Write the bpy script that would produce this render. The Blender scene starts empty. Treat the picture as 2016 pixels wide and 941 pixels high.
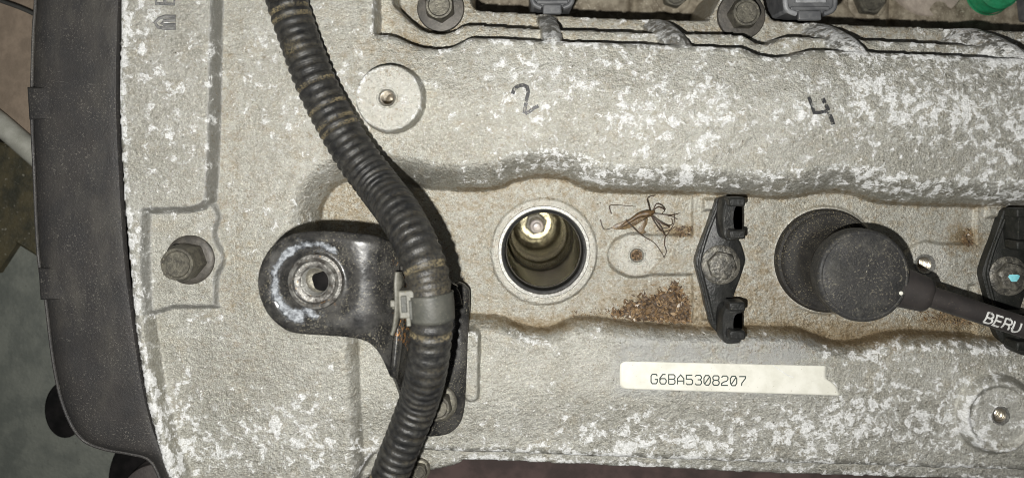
import bpy, bmesh, math, random
import numpy as np

random.seed(7); RNG = np.random.default_rng(11)
# ------------------------------------------------------------------ units
# Working unit: 0.2 mm. Origin lies straight below the lens on the plug-valley floor.
S = 0.0002
H = 1600.0                 # lens height above the valley floor (0.32 m)
NX, NY = 1012.0, 290.0     # where the lens axis meets the picture

scene = bpy.context.scene
col = scene.collection

# ------------------------------------------------------------------ camera
cam = bpy.data.cameras.new('camera')
cam.sensor_width = 36.0
cam.lens = 36.0 * H / 2016.0
cam.shift_x = (1008.0 - NX) / 2016.0
cam.shift_y = -(470.5 - NY) / 2016.0
cam.clip_start = 0.01; cam.clip_end = 20.0
cam.dof.use_dof = True
cam.dof.focus_distance = (H - 60) * S
cam.dof.aperture_fstop = 10.0
camo = bpy.data.objects.new('camera', cam); col.objects.link(camo)
camo.location = (0, 0, H * S)
scene.camera = camo

# ------------------------------------------------------------------ light: the phone's flash beside the lens, and dim workshop light
world = bpy.data.worlds.new('World'); scene.world = world; world.use_nodes = True
bg = world.node_tree.nodes['Background']
bg.inputs[0].default_value = (0.95, 0.97, 1.0, 1); bg.inputs[1].default_value = 0.05
fl = bpy.data.lights.new('phone_flash', 'POINT'); fl.energy = 6.7
fl.color = (1.0, 0.985, 0.945); fl.shadow_soft_size = 0.0028
flo = bpy.data.objects.new('phone_flash', fl); col.objects.link(flo)
flo.location = ((-92) * S, (-115) * S, (H + 5) * S)

vs = scene.view_settings
vs.view_transform = 'Standard'; vs.look = 'None'; vs.gamma = 1.0; vs.exposure = 0.0
scene.cycles.use_denoising = True
scene.cycles.max_bounces = 8
scene.cycles.filter_width = 0.9

# ------------------------------------------------------------------ helpers
def W(px, py, z=0.0):
    k = (H - z) / H
    return np.array([(px - NX) * k, -(py - NY) * k, z])

def catmull(pts, n=5, closed=False):
    P = [np.array(p, float) for p in pts]; out = []
    N = len(P)
    rng = range(N) if closed else range(N - 1)
    for i in rng:
        if closed:
            p0, p1, p2, p3 = P[i-1], P[i], P[(i+1) % N], P[(i+2) % N]
        else:
            p0 = P[max(i-1, 0)]; p1 = P[i]; p2 = P[i+1]; p3 = P[min(i+2, N-1)]
        for k in range(n):
            t = k / n
            out.append(0.5*((2*p1) + (p2-p0)*t + (2*p0-5*p1+4*p2-p3)*t*t + (3*p1-p0-3*p2+p3)*t**3))
    if not closed: out.append(P[-1])
    return np.array(out)

class MB:
    def __init__(self): self.v = []; self.f = []
    def add(self, verts, faces):
        b = len(self.v)
        self.v.extend([tuple(map(float, p)) for p in verts])
        self.f.extend([tuple(i + b for i in f) for f in faces])
        return self
    def box(self, c, size, rz=0.0, ax=None):
        x, y, z = [s/2 for s in size]
        cs, sn = math.cos(rz), math.sin(rz)
        vs_ = []
        for dz in (-z, z):
            for dx, dy in ((-x, -y), (x, -y), (x, y), (-x, y)):
                if ax is not None:
                    vs_.append(np.array(c) + ax[0]*dx + ax[1]*dy + ax[2]*dz)
                else:
                    vs_.append((c[0]+dx*cs-dy*sn, c[1]+dx*sn+dy*cs, c[2]+dz))
        return self.add(vs_, [(3,2,1,0),(4,5,6,7),(0,1,5,4),(1,2,6,5),(2,3,7,6),(3,0,4,7)])
    def lathe(self, c, prof, n=48, cap0=False, cap1=False, ph=0.0, rfun=None, tilt=None):
        vs_ = []
        for (r, z) in prof:
            for i in range(n):
                a = ph + 2*math.pi*i/n
                rr = r*(rfun(a, z) if rfun else 1.0)
                x, y = rr*math.cos(a), rr*math.sin(a)
                q = (c[0]+x, c[1]+y, c[2]+z)
                if tilt: q = (q[0]+tilt[0]*z, q[1]+tilt[1]*z, q[2]+tilt[2]*x+tilt[3]*y)
                vs_.append(q)
        fs = []
        for j in range(len(prof)-1):
            for i in range(n):
                k = (i+1) % n
                fs.append((j*n+i, j*n+k, (j+1)*n+k, (j+1)*n+i))
        if cap0: fs.append(tuple(range(n-1, -1, -1)))
        if cap1: fs.append(tuple((len(prof)-1)*n+i for i in range(n)))
        return self.add(vs_, fs)
    def prism(self, poly, z0, z1, inset=0.0, dz=0.0):
        # counter-clockwise polygon of (x,y); chamfered top
        P = [np.array(p[:2], float) for p in poly]
        A = sum(P[i][0]*P[(i+1) % len(P)][1]-P[(i+1) % len(P)][0]*P[i][1] for i in range(len(P)))
        if A < 0: P = P[::-1]
        n = len(P); rings = [[(p[0], p[1], z0) for p in P]]
        if inset > 0:
            rings.append([(p[0], p[1], z1-dz) for p in P])
            Q = []
            for i in range(n):
                a, b, c_ = P[i-1], P[i], P[(i+1) % n]
                d1 = (b-a)/max(np.linalg.norm(b-a), 1e-6); d2 = (c_-b)/max(np.linalg.norm(c_-b), 1e-6)
                n1 = np.array([-d1[1], d1[0]]); n2 = np.array([-d2[1], d2[0]])
                m = n1+n2; L = max(np.linalg.norm(m), 1e-6); m = m/L
                Q.append(b+m*inset/max(0.5, float(m.dot(n1))))
            rings.append([(q[0], q[1], z1) for q in Q])
        else:
            rings.append([(p[0], p[1], z1) for p in P])
        vs_ = [p for r in rings for p in r]; fs = [tuple(range(n-1, -1, -1))]
        for j in range(len(rings)-1):
            for i in range(n):
                k = (i+1) % n
                fs.append((j*n+i, j*n+k, (j+1)*n+k, (j+1)*n+i))
        fs.append(tuple((len(rings)-1)*n+i for i in range(n)))
        return self.add(vs_, fs)
    def tube(self, path, rad, n=12, cap=True, flat=1.0):
        P = np.array(path, float); m = len(P)
        T = np.gradient(P, axis=0); T /= np.maximum(np.linalg.norm(T, axis=1, keepdims=True), 1e-9)
        up = np.array([0, 0, 1.0])
        if abs(T[0].dot(up)) > 0.95: up = np.array([1.0, 0, 0])
        N_ = np.cross(up, T[0]); N_ /= np.linalg.norm(N_)
        vs_ = []
        for i in range(m):
            N_ = N_ - T[i]*N_.dot(T[i]); N_ /= max(np.linalg.norm(N_), 1e-9)
            B = np.cross(T[i], N_)
            r = rad[i] if hasattr(rad, '__len__') else rad
            for k in range(n):
                a = 2*math.pi*k/n
                vs_.append(P[i]+N_*math.cos(a)*r+B*math.sin(a)*r*flat)
        fs = []
        for j in range(m-1):
            for i in range(n):
                k = (i+1) % n
                fs.append((j*n+i, j*n+k, (j+1)*n+k, (j+1)*n+i))
        if cap:
            fs.append(tuple(range(n-1, -1, -1))); fs.append(tuple((m-1)*n+i for i in range(n)))
        return self.add(vs_, fs)
    def ribbon(self, pts, w, fn, step=3.0, nw=2):
        # flat stroke of width w along 2-D polyline pts, laid on a surface by fn(s,t)->xyz
        P = [np.array(p, float) for p in pts]
        R = [P[0]]
        for a, b in zip(P[:-1], P[1:]):
            k = max(1, int(np.linalg.norm(b-a)/step))
            R += [a+(b-a)*(i+1)/k for i in range(k)]
        n = len(R); rows = []
        for i in range(n):
            d1 = R[i]-R[i-1] if i > 0 else R[1]-R[0]
            d2 = R[i+1]-R[i] if i < n-1 else d1
            d1 = d1/max(np.linalg.norm(d1), 1e-9); d2 = d2/max(np.linalg.norm(d2), 1e-9)
            n1 = np.array([-d1[1], d1[0]]); n2 = np.array([-d2[1], d2[0]])
            m = n1+n2; m = m/max(np.linalg.norm(m), 1e-6)
            h = w/2/max(0.55, float(m.dot(n1)))
            rows.append([R[i]+m*h*(1-2*k/nw) for k in range(nw+1)])
        vs_ = [fn(q[0], q[1]) for r in rows for q in r]; fs = []
        for i in range(n-1):
            for k in range(nw):
                a = i*(nw+1)+k
                fs.append((a, a+nw+1, a+nw+2, a+1))
        return self.add(vs_, fs)

def link_mesh(name, me, material, parent=None, base=(0, 0, 0)):
    o = bpy.data.objects.new(name, me); col.objects.link(o)
    if material: me.materials.append(material)
    if parent is not None:
        o.parent = parent
    else:
        o.location = tuple(c*S for c in base)
    return o

BASE = {}
def build(name, mb, material, parent=None, base=None, smooth=40, bevel=0.0, solid=0.0, attrs=None):
    if parent is not None: base = BASE[parent.name]
    elif base is None: base = (0, 0, 0)
    b = np.array(base, float)
    v = (np.array(mb.v, float)-b)*S
    me = bpy.data.meshes.new(name)
    me.from_pydata(v.tolist(), [], mb.f); me.update()
    if attrs:
        for k, a in attrs.items():
            at = me.attributes.new(k, 'FLOAT', 'POINT'); at.data.foreach_set('value', np.array(a, np.float32))
    o = link_mesh(name, me, material, parent, base)
    BASE[o.name] = tuple(base)
    if smooth:
        me.polygons.foreach_set('use_smooth', [True]*len(me.polygons))
        me.set_sharp_from_angle(angle=math.radians(smooth))
    if solid:
        m = o.modifiers.new('thickness', 'SOLIDIFY'); m.thickness = solid*S; m.offset = -1
    if bevel:
        m = o.modifiers.new('bevel', 'BEVEL'); m.width = bevel*S; m.segments = 2; m.limit_method = 'ANGLE'
        m.angle_limit = math.radians(35); m.harden_normals = False
    return o

def thing(name, label, cat, base, group=None):
    o = bpy.data.objects.new(name, None); col.objects.link(o)
    o.empty_display_size = 0.005
    o.location = tuple(c*S for c in base)
    BASE[o.name] = tuple(base)
    return tag(o, label, cat, group)
def tag(o, label, cat, group=None):
    o['label'] = label; o['category'] = cat
    if group: o['group'] = group
    return o

# ------------------------------------------------------------------ materials
class NT:
    def __init__(self, name):
        self.m = bpy.data.materials.new(name); self.m.use_nodes = True
        self.t = self.m.node_tree; self.b = self.t.nodes['Principled BSDF']
        self.out = self.t.nodes['Material Output']
        tc = self.t.nodes.new('ShaderNodeTexCoord'); mp = self.t.nodes.new('ShaderNodeMapping')
        mp.inputs['Scale'].default_value = (1/S, 1/S, 1/S)
        self.t.links.new(tc.outputs['Object'], mp.inputs['Vector']); self.co = mp.outputs['Vector']
    def link(self, a, b): self.t.links.new(a, b)
    def node(self, t, **kw):
        n = self.t.nodes.new(t)
        for k, v in kw.items(): setattr(n, k, v)
        return n
    def noise(self, size, detail=6, rough=0.6, dist=0.0, scale3=None):
        n = self.node('ShaderNodeTexNoise'); n.inputs['Scale'].default_value = 1.0/size
        n.inputs['Detail'].default_value = detail; n.inputs['Roughness'].default_value = rough
        n.inputs['Distortion'].default_value = dist
        if scale3:
            mp = self.node('ShaderNodeMapping'); mp.inputs['Scale'].default_value = scale3
            self.link(self.co, mp.inputs['Vector']); self.link(mp.outputs['Vector'], n.inputs['Vector'])
        else: self.link(self.co, n.inputs['Vector'])
        return n.outputs['Fac']
    def voro(self, size, feature='F1', rnd=1.0):
        n = self.node('ShaderNodeTexVoronoi', feature=feature); n.inputs['Scale'].default_value = 1.0/size
        n.inputs['Randomness'].default_value = rnd
        self.link(self.co, n.inputs['Vector']); return n
    def attr(self, name):
        n = self.node('ShaderNodeAttribute'); n.attribute_name = name; return n.outputs['Fac']
    def math(self, op, a, b=None, clamp=False):
        n = self.node('ShaderNodeMath', operation=op); n.use_clamp = clamp
        for i, x in enumerate((a, b)):
            if x is None: continue
            if isinstance(x, (int, float)): n.inputs[i].default_value = x
            else: self.link(x, n.inputs[i])
        return n.outputs[0]
    def ramp(self, x, a, b, lo=0.0, hi=1.0):
        n = self.node('ShaderNodeMapRange'); n.interpolation_type = 'SMOOTHSTEP'
        self.link(x, n.inputs[0])
        n.inputs[1].default_value = a; n.inputs[2].default_value = b
        n.inputs[3].default_value = lo; n.inputs[4].default_value = hi
        return n.outputs[0]
    def mix(self, f, a, b):
        n = self.node('ShaderNodeMix', data_type='RGBA')
        if isinstance(f, (int, float)): n.inputs[0].default_value = f
        else: self.link(f, n.inputs[0])
        for i, x in ((6, a), (7, b)):
            if isinstance(x, (tuple, list)): n.inputs[i].default_value = (*x[:3], 1)
            else: self.link(x, n.inputs[i])
        return n.outputs[2]
    def color(self, c):
        if isinstance(c, (tuple, list)): self.b.inputs['Base Color'].default_value = (*c[:3], 1)
        else: self.link(c, self.b.inputs['Base Color'])
    def rough(self, r):
        if isinstance(r, (int, float)): self.b.inputs['Roughness'].default_value = r
        else: self.link(r, self.b.inputs['Roughness'])
    def metal(self, r):
        if isinstance(r, (int, float)): self.b.inputs['Metallic'].default_value = r
        else: self.link(r, self.b.inputs['Metallic'])
    def bump(self, *hs):
        # hs: (height socket, distance in units)
        prev = None
        for h, d in hs:
            n = self.node('ShaderNodeBump'); n.inputs['Strength'].default_value = 1.0
            n.inputs['Distance'].default_value = d*S
            self.link(h, n.inputs['Height'])
            if prev is not None: self.link(prev, n.inputs['Normal'])
            prev = n.outputs['Normal']
        self.link(prev, self.b.inputs['Normal'])

def simple(name, c1, c2, rough=0.6, metal=0.0, size=20, dust=None, dust_amt=0.5, dsize=4, bump=0.6, bsize=5, spec=0.5):
    t = NT(name)
    c = t.mix(t.ramp(t.noise(size), 0.35, 0.65), c1, c2)
    if dust:
        d = t.ramp(t.noise(dsize, 3, 0.6), 0.72-0.22*dust_amt, 0.80-0.2*dust_amt)
        d = t.math('MULTIPLY', d, t.ramp(t.noise(size*3, 3), 0.3, 0.6))
        c = t.mix(d, c, dust); t.rough(t.math('MAXIMUM', t.math('MULTIPLY', d, 0.9), rough))
    else: t.rough(rough)
    t.color(c); t.metal(metal); t.b.inputs['Specular IOR Level'].default_value = spec
    if bump: t.bump((t.noise(bsize, 4, 0.6), bump))
    return t.m

def cast_material(name):
    t = NT(name)
    wa, st, cl, fr, dk = t.attr('oxide'), t.attr('stain'), t.attr('residue'), t.attr('fresh'), t.attr('disc')
    big = t.noise(150, 5, 0.6); mid = t.noise(28, 7, 0.66); fine = t.noise(6.5, 5, 0.8); grit = t.noise(3.4, 2, 0.6)
    g = t.mix(t.ramp(big, 0.32, 0.68), (0.345, 0.338, 0.295), (0.455, 0.448, 0.405))
    g = t.mix(t.math('MULTIPLY', t.ramp(mid, 0.42, 0.60), 0.6), g, (0.315, 0.305, 0.262))
    g = t.mix(t.math('MULTIPLY', t.ramp(t.noise(55, 8, 0.7), 0.52, 0.66), 0.5), g, (0.385, 0.35, 0.275))
    # grain of the rough casting
    g = t.mix(t.math('MULTIPLY', t.ramp(fine, 0.47, 0.34), 0.45), g, (0.16, 0.145, 0.11))
    g = t.mix(t.math('MULTIPLY', t.ramp(fine, 0.53, 0.66), 0.45), g, (0.70, 0.68, 0.60))
    g = t.mix(t.math('MULTIPLY', t.ramp(grit, 0.56, 0.70), 0.38), g, (0.80, 0.77, 0.66))
    g = t.mix(t.math('MULTIPLY', t.ramp(grit, 0.44, 0.32), 0.3), g, (0.18, 0.165, 0.13))
    # brown stains, specks
    sn = t.noise(18, 8, 0.78)
    sv = t.math('ADD', sn, t.math('MULTIPLY', st, 0.36))
    g = t.mix(t.math('MULTIPLY', t.ramp(sv, 0.55, 0.80), 0.6), g, (0.26, 0.195, 0.105))
    g = t.mix(t.math('MULTIPLY', t.ramp(sv, 0.76, 0.93), 0.75), g, (0.10, 0.068, 0.036))
    # paler spot-faced discs
    g = t.mix(t.math('MULTIPLY', dk, t.ramp(t.noise(9, 6, 0.75), 0.34, 0.58, 0.10, 0.50)), g, (0.60, 0.59, 0.545))
    # smooth residue field left by an old sticker
    rs = t.math('MULTIPLY', cl, t.ramp(t.noise(22, 5), 0.3, 0.55))
    g = t.mix(t.math('MULTIPLY', rs, 0.7), g, (0.385, 0.39, 0.38))
    # bare grey metal where the edge has been scraped
    g = t.mix(t.math('MULTIPLY', fr, 0.75), g, (0.28, 0.28, 0.265))
    # white flaky oxide: crisp flakes, and a thin chalky film that is spread wider
    o1 = t.noise(21, 12, 0.72, 0.4); o2 = t.noise(110, 6, 0.68); o3 = t.noise(9, 6, 0.7)
    ov = t.math('ADD', t.math('ADD', t.math('MULTIPLY', o1, 0.75), t.math('MULTIPLY', o2, 0.27)), t.math('MULTIPLY', wa, 0.14))
    ov = t.math('ADD', ov, t.math('MULTIPLY', o3, 0.28))
    om = t.ramp(ov, 0.772, 0.818)
    film = t.math('MULTIPLY', t.ramp(ov, 0.67, 0.79), t.ramp(t.noise(12, 8, 0.8), 0.42, 0.64))
    g = t.mix(t.math('MULTIPLY', film, 0.55), g, (0.50, 0.503, 0.485))
    g = t.mix(t.math('MULTIPLY', om, 0.9), g, t.mix(t.ramp(fine, 0.38, 0.62), (0.52, 0.523, 0.51), (0.78, 0.785, 0.78)))
    # fine brown peppering
    g = t.mix(t.math('MULTIPLY', t.ramp(t.math('ADD', t.noise(8, 5, 0.75), t.math('MULTIPLY', st, 0.22)), 0.60, 0.72), 0.55), g, (0.20, 0.145, 0.075))
    # dark pin specks
    sp = t.ramp(t.voro(19).outputs['Distance'], 0.13, 0.04)
    g = t.mix(t.math('MULTIPLY', t.math('MULTIPLY', sp, t.ramp(t.noise(30, 3), 0.48, 0.6)), 0.85), g, (0.09, 0.078, 0.055))
    t.color(g)
    ch = t.math('MAXIMUM', om, t.math('MULTIPLY', film, 0.6))
    t.metal(t.math('MULTIPLY', t.math('SUBTRACT', 1.0, ch), 0.68))
    t.rough(t.math('ADD', t.math('MULTIPLY', ch, 0.3), t.ramp(big, 0.3, 0.7, 0.36, 0.46)))
    t.bump((mid, 2.4), (t.noise(7, 6, 0.75), 2.1), (o1, 1.0))
    return t.m

M = {}
M['cast'] = cast_material('cast aluminium with oxide')
M['machined'] = simple('machined steel', (0.30, 0.297, 0.275), (0.17, 0.165, 0.15), 0.46, 0.6, 4, None, bump=0.5, bsize=3)
M['bright'] = simple('bright ring', (0.85, 0.82, 0.70), (0.75, 0.7, 0.6), 0.22, 0.9, 8, bump=0.1)
M['bore'] = simple('oily bore', (0.15, 0.135, 0.10), (0.085, 0.077, 0.06), 0.30, 0.8, 60, (0.45, 0.38, 0.26), 0.3, 4, bump=0.5, bsize=9)
M['bore_gold'] = simple('gold bore', (0.36, 0.325, 0.215), (0.17, 0.155, 0.105), 0.26, 0.92, 22, bump=2.2, bsize=9)
M['seal'] = simple('seal rubber', (0.012, 0.012, 0.012), (0.02, 0.02, 0.019), 0.45, 0, 20, (0.16, 0.14, 0.1), 0.25)
M['rubber'] = simple('boot rubber', (0.021, 0.021, 0.021), (0.032, 0.031, 0.030), 0.6, 0, 30, (0.17, 0.155, 0.12), 0.62, 3.4, bump=1.0, bsize=4, spec=0.3)
M['rubber_dusty'] = simple('dusty boot rubber', (0.015, 0.014, 0.013), (0.026, 0.024, 0.021), 0.65, 0, 24, (0.15, 0.13, 0.085), 0.72, 3.0, bump=1.2, bsize=4, spec=0.3)
M['lead'] = simple('lead sheath', (0.026, 0.023, 0.022), (0.036, 0.031, 0.029), 0.5, 0, 30, (0.18, 0.15, 0.11), 0.3, 3, bump=0.4, bsize=4)
M['clip'] = simple('clip plastic', (0.013, 0.0135, 0.013), (0.025, 0.025, 0.023), 0.34, 0, 16, (0.22, 0.2, 0.15), 0.25, 3.2, bump=1.1, bsize=5, spec=0.3)
M['clip_oily'] = simple('oily clip plastic', (0.010, 0.011, 0.0095), (0.019, 0.019, 0.017), 0.5, 0, 16, (0.13, 0.12, 0.08), 0.35, 3.2, bump=1.1, bsize=5, spec=0.22)
M['steel'] = simple('dull bolt steel', (0.075, 0.07, 0.058), (0.15, 0.14, 0.11), 0.48, 0.5, 12, (0.42, 0.38, 0.28), 0.4, 3.5, bump=0.9, bsize=5)
M['steel_dark'] = simple('dark washer steel', (0.05, 0.046, 0.04), (0.085, 0.077, 0.065), 0.5, 0.3, 14, (0.30, 0.27, 0.2), 0.3, 3.5, bump=0.8, bsize=5)
M['grease_bolt'] = simple('greasy bolt', (0.045, 0.043, 0.038), (0.16, 0.15, 0.125), 0.34, 0.3, 12, (0.45, 0.42, 0.34), 0.35, 4, bump=2.4, bsize=6)
M['worn_collar'] = simple('worn bare collar', (0.20, 0.195, 0.18), (0.055, 0.05, 0.044), 0.42, 0.5, 12, (0.36, 0.24, 0.12), 0.35, 5, bump=1.8, bsize=7)
M['thread'] = simple('thread metal', (0.55, 0.50, 0.42), (0.40, 0.35, 0.27), 0.32, 0.9, 6, bump=0.4)
M['pit'] = simple('dirty pit', (0.10, 0.06, 0.035), (0.24, 0.17, 0.10), 0.8, 0, 5, bump=1.5, bsize=5)
M['strap'] = simple('grey nylon strap', (0.050, 0.051, 0.044), (0.070, 0.069, 0.059), 0.5, 0, 24, (0.25, 0.23, 0.17), 0.35, 3, bump=0.6, spec=0.35)
M['strap_light'] = simple('pale nylon buckle', (0.155, 0.15, 0.125), (0.095, 0.092, 0.075), 0.5, 0, 12, (0.16, 0.13, 0.08), 0.4, 4, bump=0.5)
M['timing'] = simple('timing cover plastic', (0.040, 0.038, 0.041), (0.058, 0.051, 0.050), 0.5, 0, 60, (0.20, 0.18, 0.165), 0.52, 3.2, bump=1.4, bsize=4)
def timing_mat():
    t = NT('dusty timing cover plastic')
    c = t.mix(t.ramp(t.noise(70), 0.35, 0.65), (0.034, 0.033, 0.033), (0.044, 0.041, 0.039))
    c = t.mix(t.math('MULTIPLY', t.ramp(t.noise(120, 9, 0.72, 0, (1.8, 0.6, 1)), 0.46, 0.74), 0.6), c, (0.088, 0.082, 0.070))
    d = t.math('MULTIPLY', t.ramp(t.noise(3.4, 3, 0.65), 0.56, 0.68), t.ramp(t.noise(90, 4), 0.3, 0.62))
    c = t.mix(t.math('MULTIPLY', d, 0.6), c, (0.20, 0.185, 0.16))
    sc = t.ramp(t.noise(14, 4, 0.7, 0.5, (0.18, 1.5, 1)), 0.66, 0.72)
    c = t.mix(t.math('MULTIPLY', sc, 0.35), c, (0.2, 0.19, 0.17))
    t.color(c); t.rough(t.ramp(t.noise(50, 5), 0.3, 0.7, 0.42, 0.62)); t.b.inputs['Specular IOR Level'].default_value = 0.38; t.bump((t.noise(4.5, 4, 0.65), 1.3)); return t.m
M['timing'] = timing_mat()
M['gasket'] = simple('tan gasket', (0.12, 0.085, 0.04), (0.025, 0.019, 0.013), 0.8, 0, 26, bump=1)
M['paper'] = simple('label paper', (0.60, 0.59, 0.515), (0.70, 0.69, 0.62), 0.55, 0, 40, (0.36, 0.32, 0.24), 0.30, 3.4, bump=1.2, bsize=40)
M['ink'] = simple('label ink', (0.025, 0.04, 0.035), (0.05, 0.065, 0.055), 0.6, 0, 4, bump=0)
M['white_print'] = simple('white print', (0.72, 0.72, 0.70), (0.55, 0.55, 0.53), 0.55, 0, 5, bump=0)
M['conn'] = simple('grey connector plastic', (0.075, 0.077, 0.082), (0.115, 0.117, 0.12), 0.5, 0, 20, (0.30, 0.28, 0.22), 0.3, 4, bump=0.4)
M['conn_light'] = simple('pale connector latch', (0.30, 0.305, 0.315), (0.2, 0.205, 0.21), 0.45, 0, 12, (0.3, 0.27, 0.2), 0.3, 4, bump=0.4)
M['green'] = simple('green injector plastic', (0.012, 0.16, 0.065), (0.02, 0.25, 0.11), 0.5, 0, 30, (0.10, 0.12, 0.07), 0.5, 5, bump=1)
M['manifold'] = simple('dirty manifold', (0.14, 0.115, 0.08), (0.27, 0.235, 0.175), 0.7, 0.1, 22, (0.45, 0.41, 0.33), 0.55, 5, bump=2.5, bsize=9)
M['runner'] = simple('pinkish runner casting', (0.42, 0.36, 0.30), (0.33, 0.28, 0.235), 0.6, 0.2, 16, (0.55, 0.5, 0.42), 0.4, 4, bump=1.5, bsize=6)
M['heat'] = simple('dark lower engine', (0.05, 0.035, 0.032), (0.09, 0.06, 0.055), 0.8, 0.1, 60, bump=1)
M['panel'] = simple('grey green bay panel', (0.075, 0.082, 0.072), (0.115, 0.122, 0.105), 0.6, 0, 60, (0.075, 0.075, 0.065), 0.4, 6, bump=1.5, bsize=9)
M['panel_brown'] = simple('dusty brown panel', (0.20, 0.155, 0.115), (0.145, 0.112, 0.082), 0.75, 0, 40, bump=1.5, bsize=12)
M['pipe'] = simple('pale pipe', (0.34, 0.34, 0.30), (0.25, 0.25, 0.215), 0.4, 0.1, 40, bump=0.5)
M['moss'] = simple('dark oily shelf', (0.018, 0.018, 0.010), (0.05, 0.042, 0.02), 0.6, 0, 40, (0.16, 0.15, 0.12), 0.4, 9, bump=2, bsize=12)
M['black'] = simple('black shade of holes and gaps', (0.006, 0.006, 0.006), (0.012, 0.011, 0.011), 0.8, 0, 40, bump=0.5, spec=0.03)  # flat black standing in for the shade of holes and gaps
M['floor'] = simple('bay floor', (0.02, 0.02, 0.019), (0.035, 0.034, 0.03), 0.8, 0, 200, bump=1)
M['pulley'] = simple('dusty pulley', (0.05, 0.043, 0.041), (0.08, 0.07, 0.065), 0.6, 0.1, 40, bump=1)
M['insect'] = simple('insect body', (0.12, 0.072, 0.03), (0.04, 0.025, 0.013), 0.45, 0, 7, (0.4, 0.28, 0.12), 0.4, 3, bump=0.6, bsize=3)
M['insect_leg'] = simple('insect leg', (0.035, 0.023, 0.015), (0.075, 0.048, 0.028), 0.5, 0, 8, bump=0)
M['wing'] = simple('insect wing', (0.17, 0.115, 0.055), (0.075, 0.05, 0.026), 0.35, 0, 5, bump=0.8, bsize=3)
M['cyan'] = simple('cyan paint dab', (0.16, 0.52, 0.60), (0.25, 0.62, 0.68), 0.5, 0, 6, bump=0.6)
M['ceramic'] = simple('plug ceramic', (0.42, 0.36, 0.33), (0.5, 0.46, 0.43), 0.3, 0, 10, bump=0)
M['embossed'] = simple('blackened letter', (0.10, 0.10, 0.10), (0.22, 0.22, 0.21), 0.6, 0.2, 7, bump=1)

def worn_ink():
    t = NT('worn marker ink')
    t.color((0.03, 0.03, 0.032)); t.rough(0.5)
    tr = t.node('ShaderNodeBsdfTransparent'); mx = t.node('ShaderNodeMixShader')
    t.link(t.ramp(t.noise(7.0, 6, 0.75), 0.48, 0.61), mx.inputs[0])
    t.link(t.b.outputs[0], mx.inputs[1]); t.link(tr.outputs[0], mx.inputs[2])
    t.link(mx.outputs[0], t.out.inputs['Surface'])
    return t.m
M['marker'] = worn_ink()
def scuff():
    t = NT('dusty scuff'); t.color((0.30, 0.28, 0.22)); t.rough(0.8)
    tr = t.node('ShaderNodeBsdfTransparent'); mx = t.node('ShaderNodeMixShader')
    t.link(t.ramp(t.noise(5.0, 5, 0.75), 0.34, 0.52), mx.inputs[0])
    t.link(t.b.outputs[0], mx.inputs[1]); t.link(tr.outputs[0], mx.inputs[2]); t.link(mx.outputs[0], t.out.inputs['Surface'])
    return t.m
M['scuff'] = scuff()
def worn_white():
    t = NT('worn white print'); t.color(t.mix(t.ramp(t.noise(5, 5, 0.7), 0.4, 0.6), (0.62, 0.62, 0.60), (0.42, 0.42, 0.40))); t.rough(0.6)
    tr = t.node('ShaderNodeBsdfTransparent'); mx = t.node('ShaderNodeMixShader')
    t.link(t.ramp(t.noise(5.0, 5, 0.75), 0.60, 0.70), mx.inputs[0])
    t.link(t.b.outputs[0], mx.inputs[1]); t.link(tr.outputs[0], mx.inputs[2]); t.link(mx.outputs[0], t.out.inputs['Surface'])
    return t.m
M['worn_white'] = worn_white()
def cap_rubber():
    t = NT('scuffed boot rubber')
    c = t.mix(t.ramp(t.noise(30), 0.35, 0.65), (0.020, 0.020, 0.020), (0.031, 0.030, 0.029))
    c = t.mix(t.math('MULTIPLY', t.ramp(t.noise(38, 8, 0.72, 0.6), 0.46, 0.70), 0.55), c, (0.085, 0.081, 0.070))
    d = t.math('MULTIPLY', t.ramp(t.noise(3.6, 3, 0.65), 0.55, 0.66), t.ramp(t.noise(60, 5, 0.7), 0.32, 0.60))
    c = t.mix(t.math('MULTIPLY', d, 0.75), c, (0.17, 0.155, 0.115))
    t.color(c); t.rough(t.ramp(t.noise(26, 5), 0.35, 0.65, 0.48, 0.68)); t.b.inputs['Specular IOR Level'].default_value = 0.35
    t.bump((t.noise(5, 5, 0.7), 1.2), (t.noise(40, 3), 1.5)); return t.m
M['rubber'] = cap_rubber()

def hose_material():
    t = NT('corrugated conduit')
    d = t.attr('dust')
    c = t.mix(t.ramp(t.noise(30), 0.35, 0.65), (0.012, 0.0125, 0.0135), (0.022, 0.022, 0.022))
    film = t.math('MULTIPLY', t.ramp(t.noise(14, 7, 0.75), 0.42, 0.68), 0.38)
    c = t.mix(film, c, (0.085, 0.082, 0.072))
    dd = t.math('MULTIPLY', d, t.ramp(t.noise(4.5, 5, 0.72), 0.40, 0.58))
    c = t.mix(dd, c, (0.30, 0.245, 0.14))
    t.color(c); t.rough(t.math('ADD', t.math('MULTIPLY', dd, 0.35), 0.38))
    t.b.inputs['Specular IOR Level'].default_value = 0.32
    t.bump((t.noise(4, 4, 0.6), 0.9), (t.noise(22, 4, 0.6), 1.6))
    return t.m
M['hose'] = hose_material()

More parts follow.
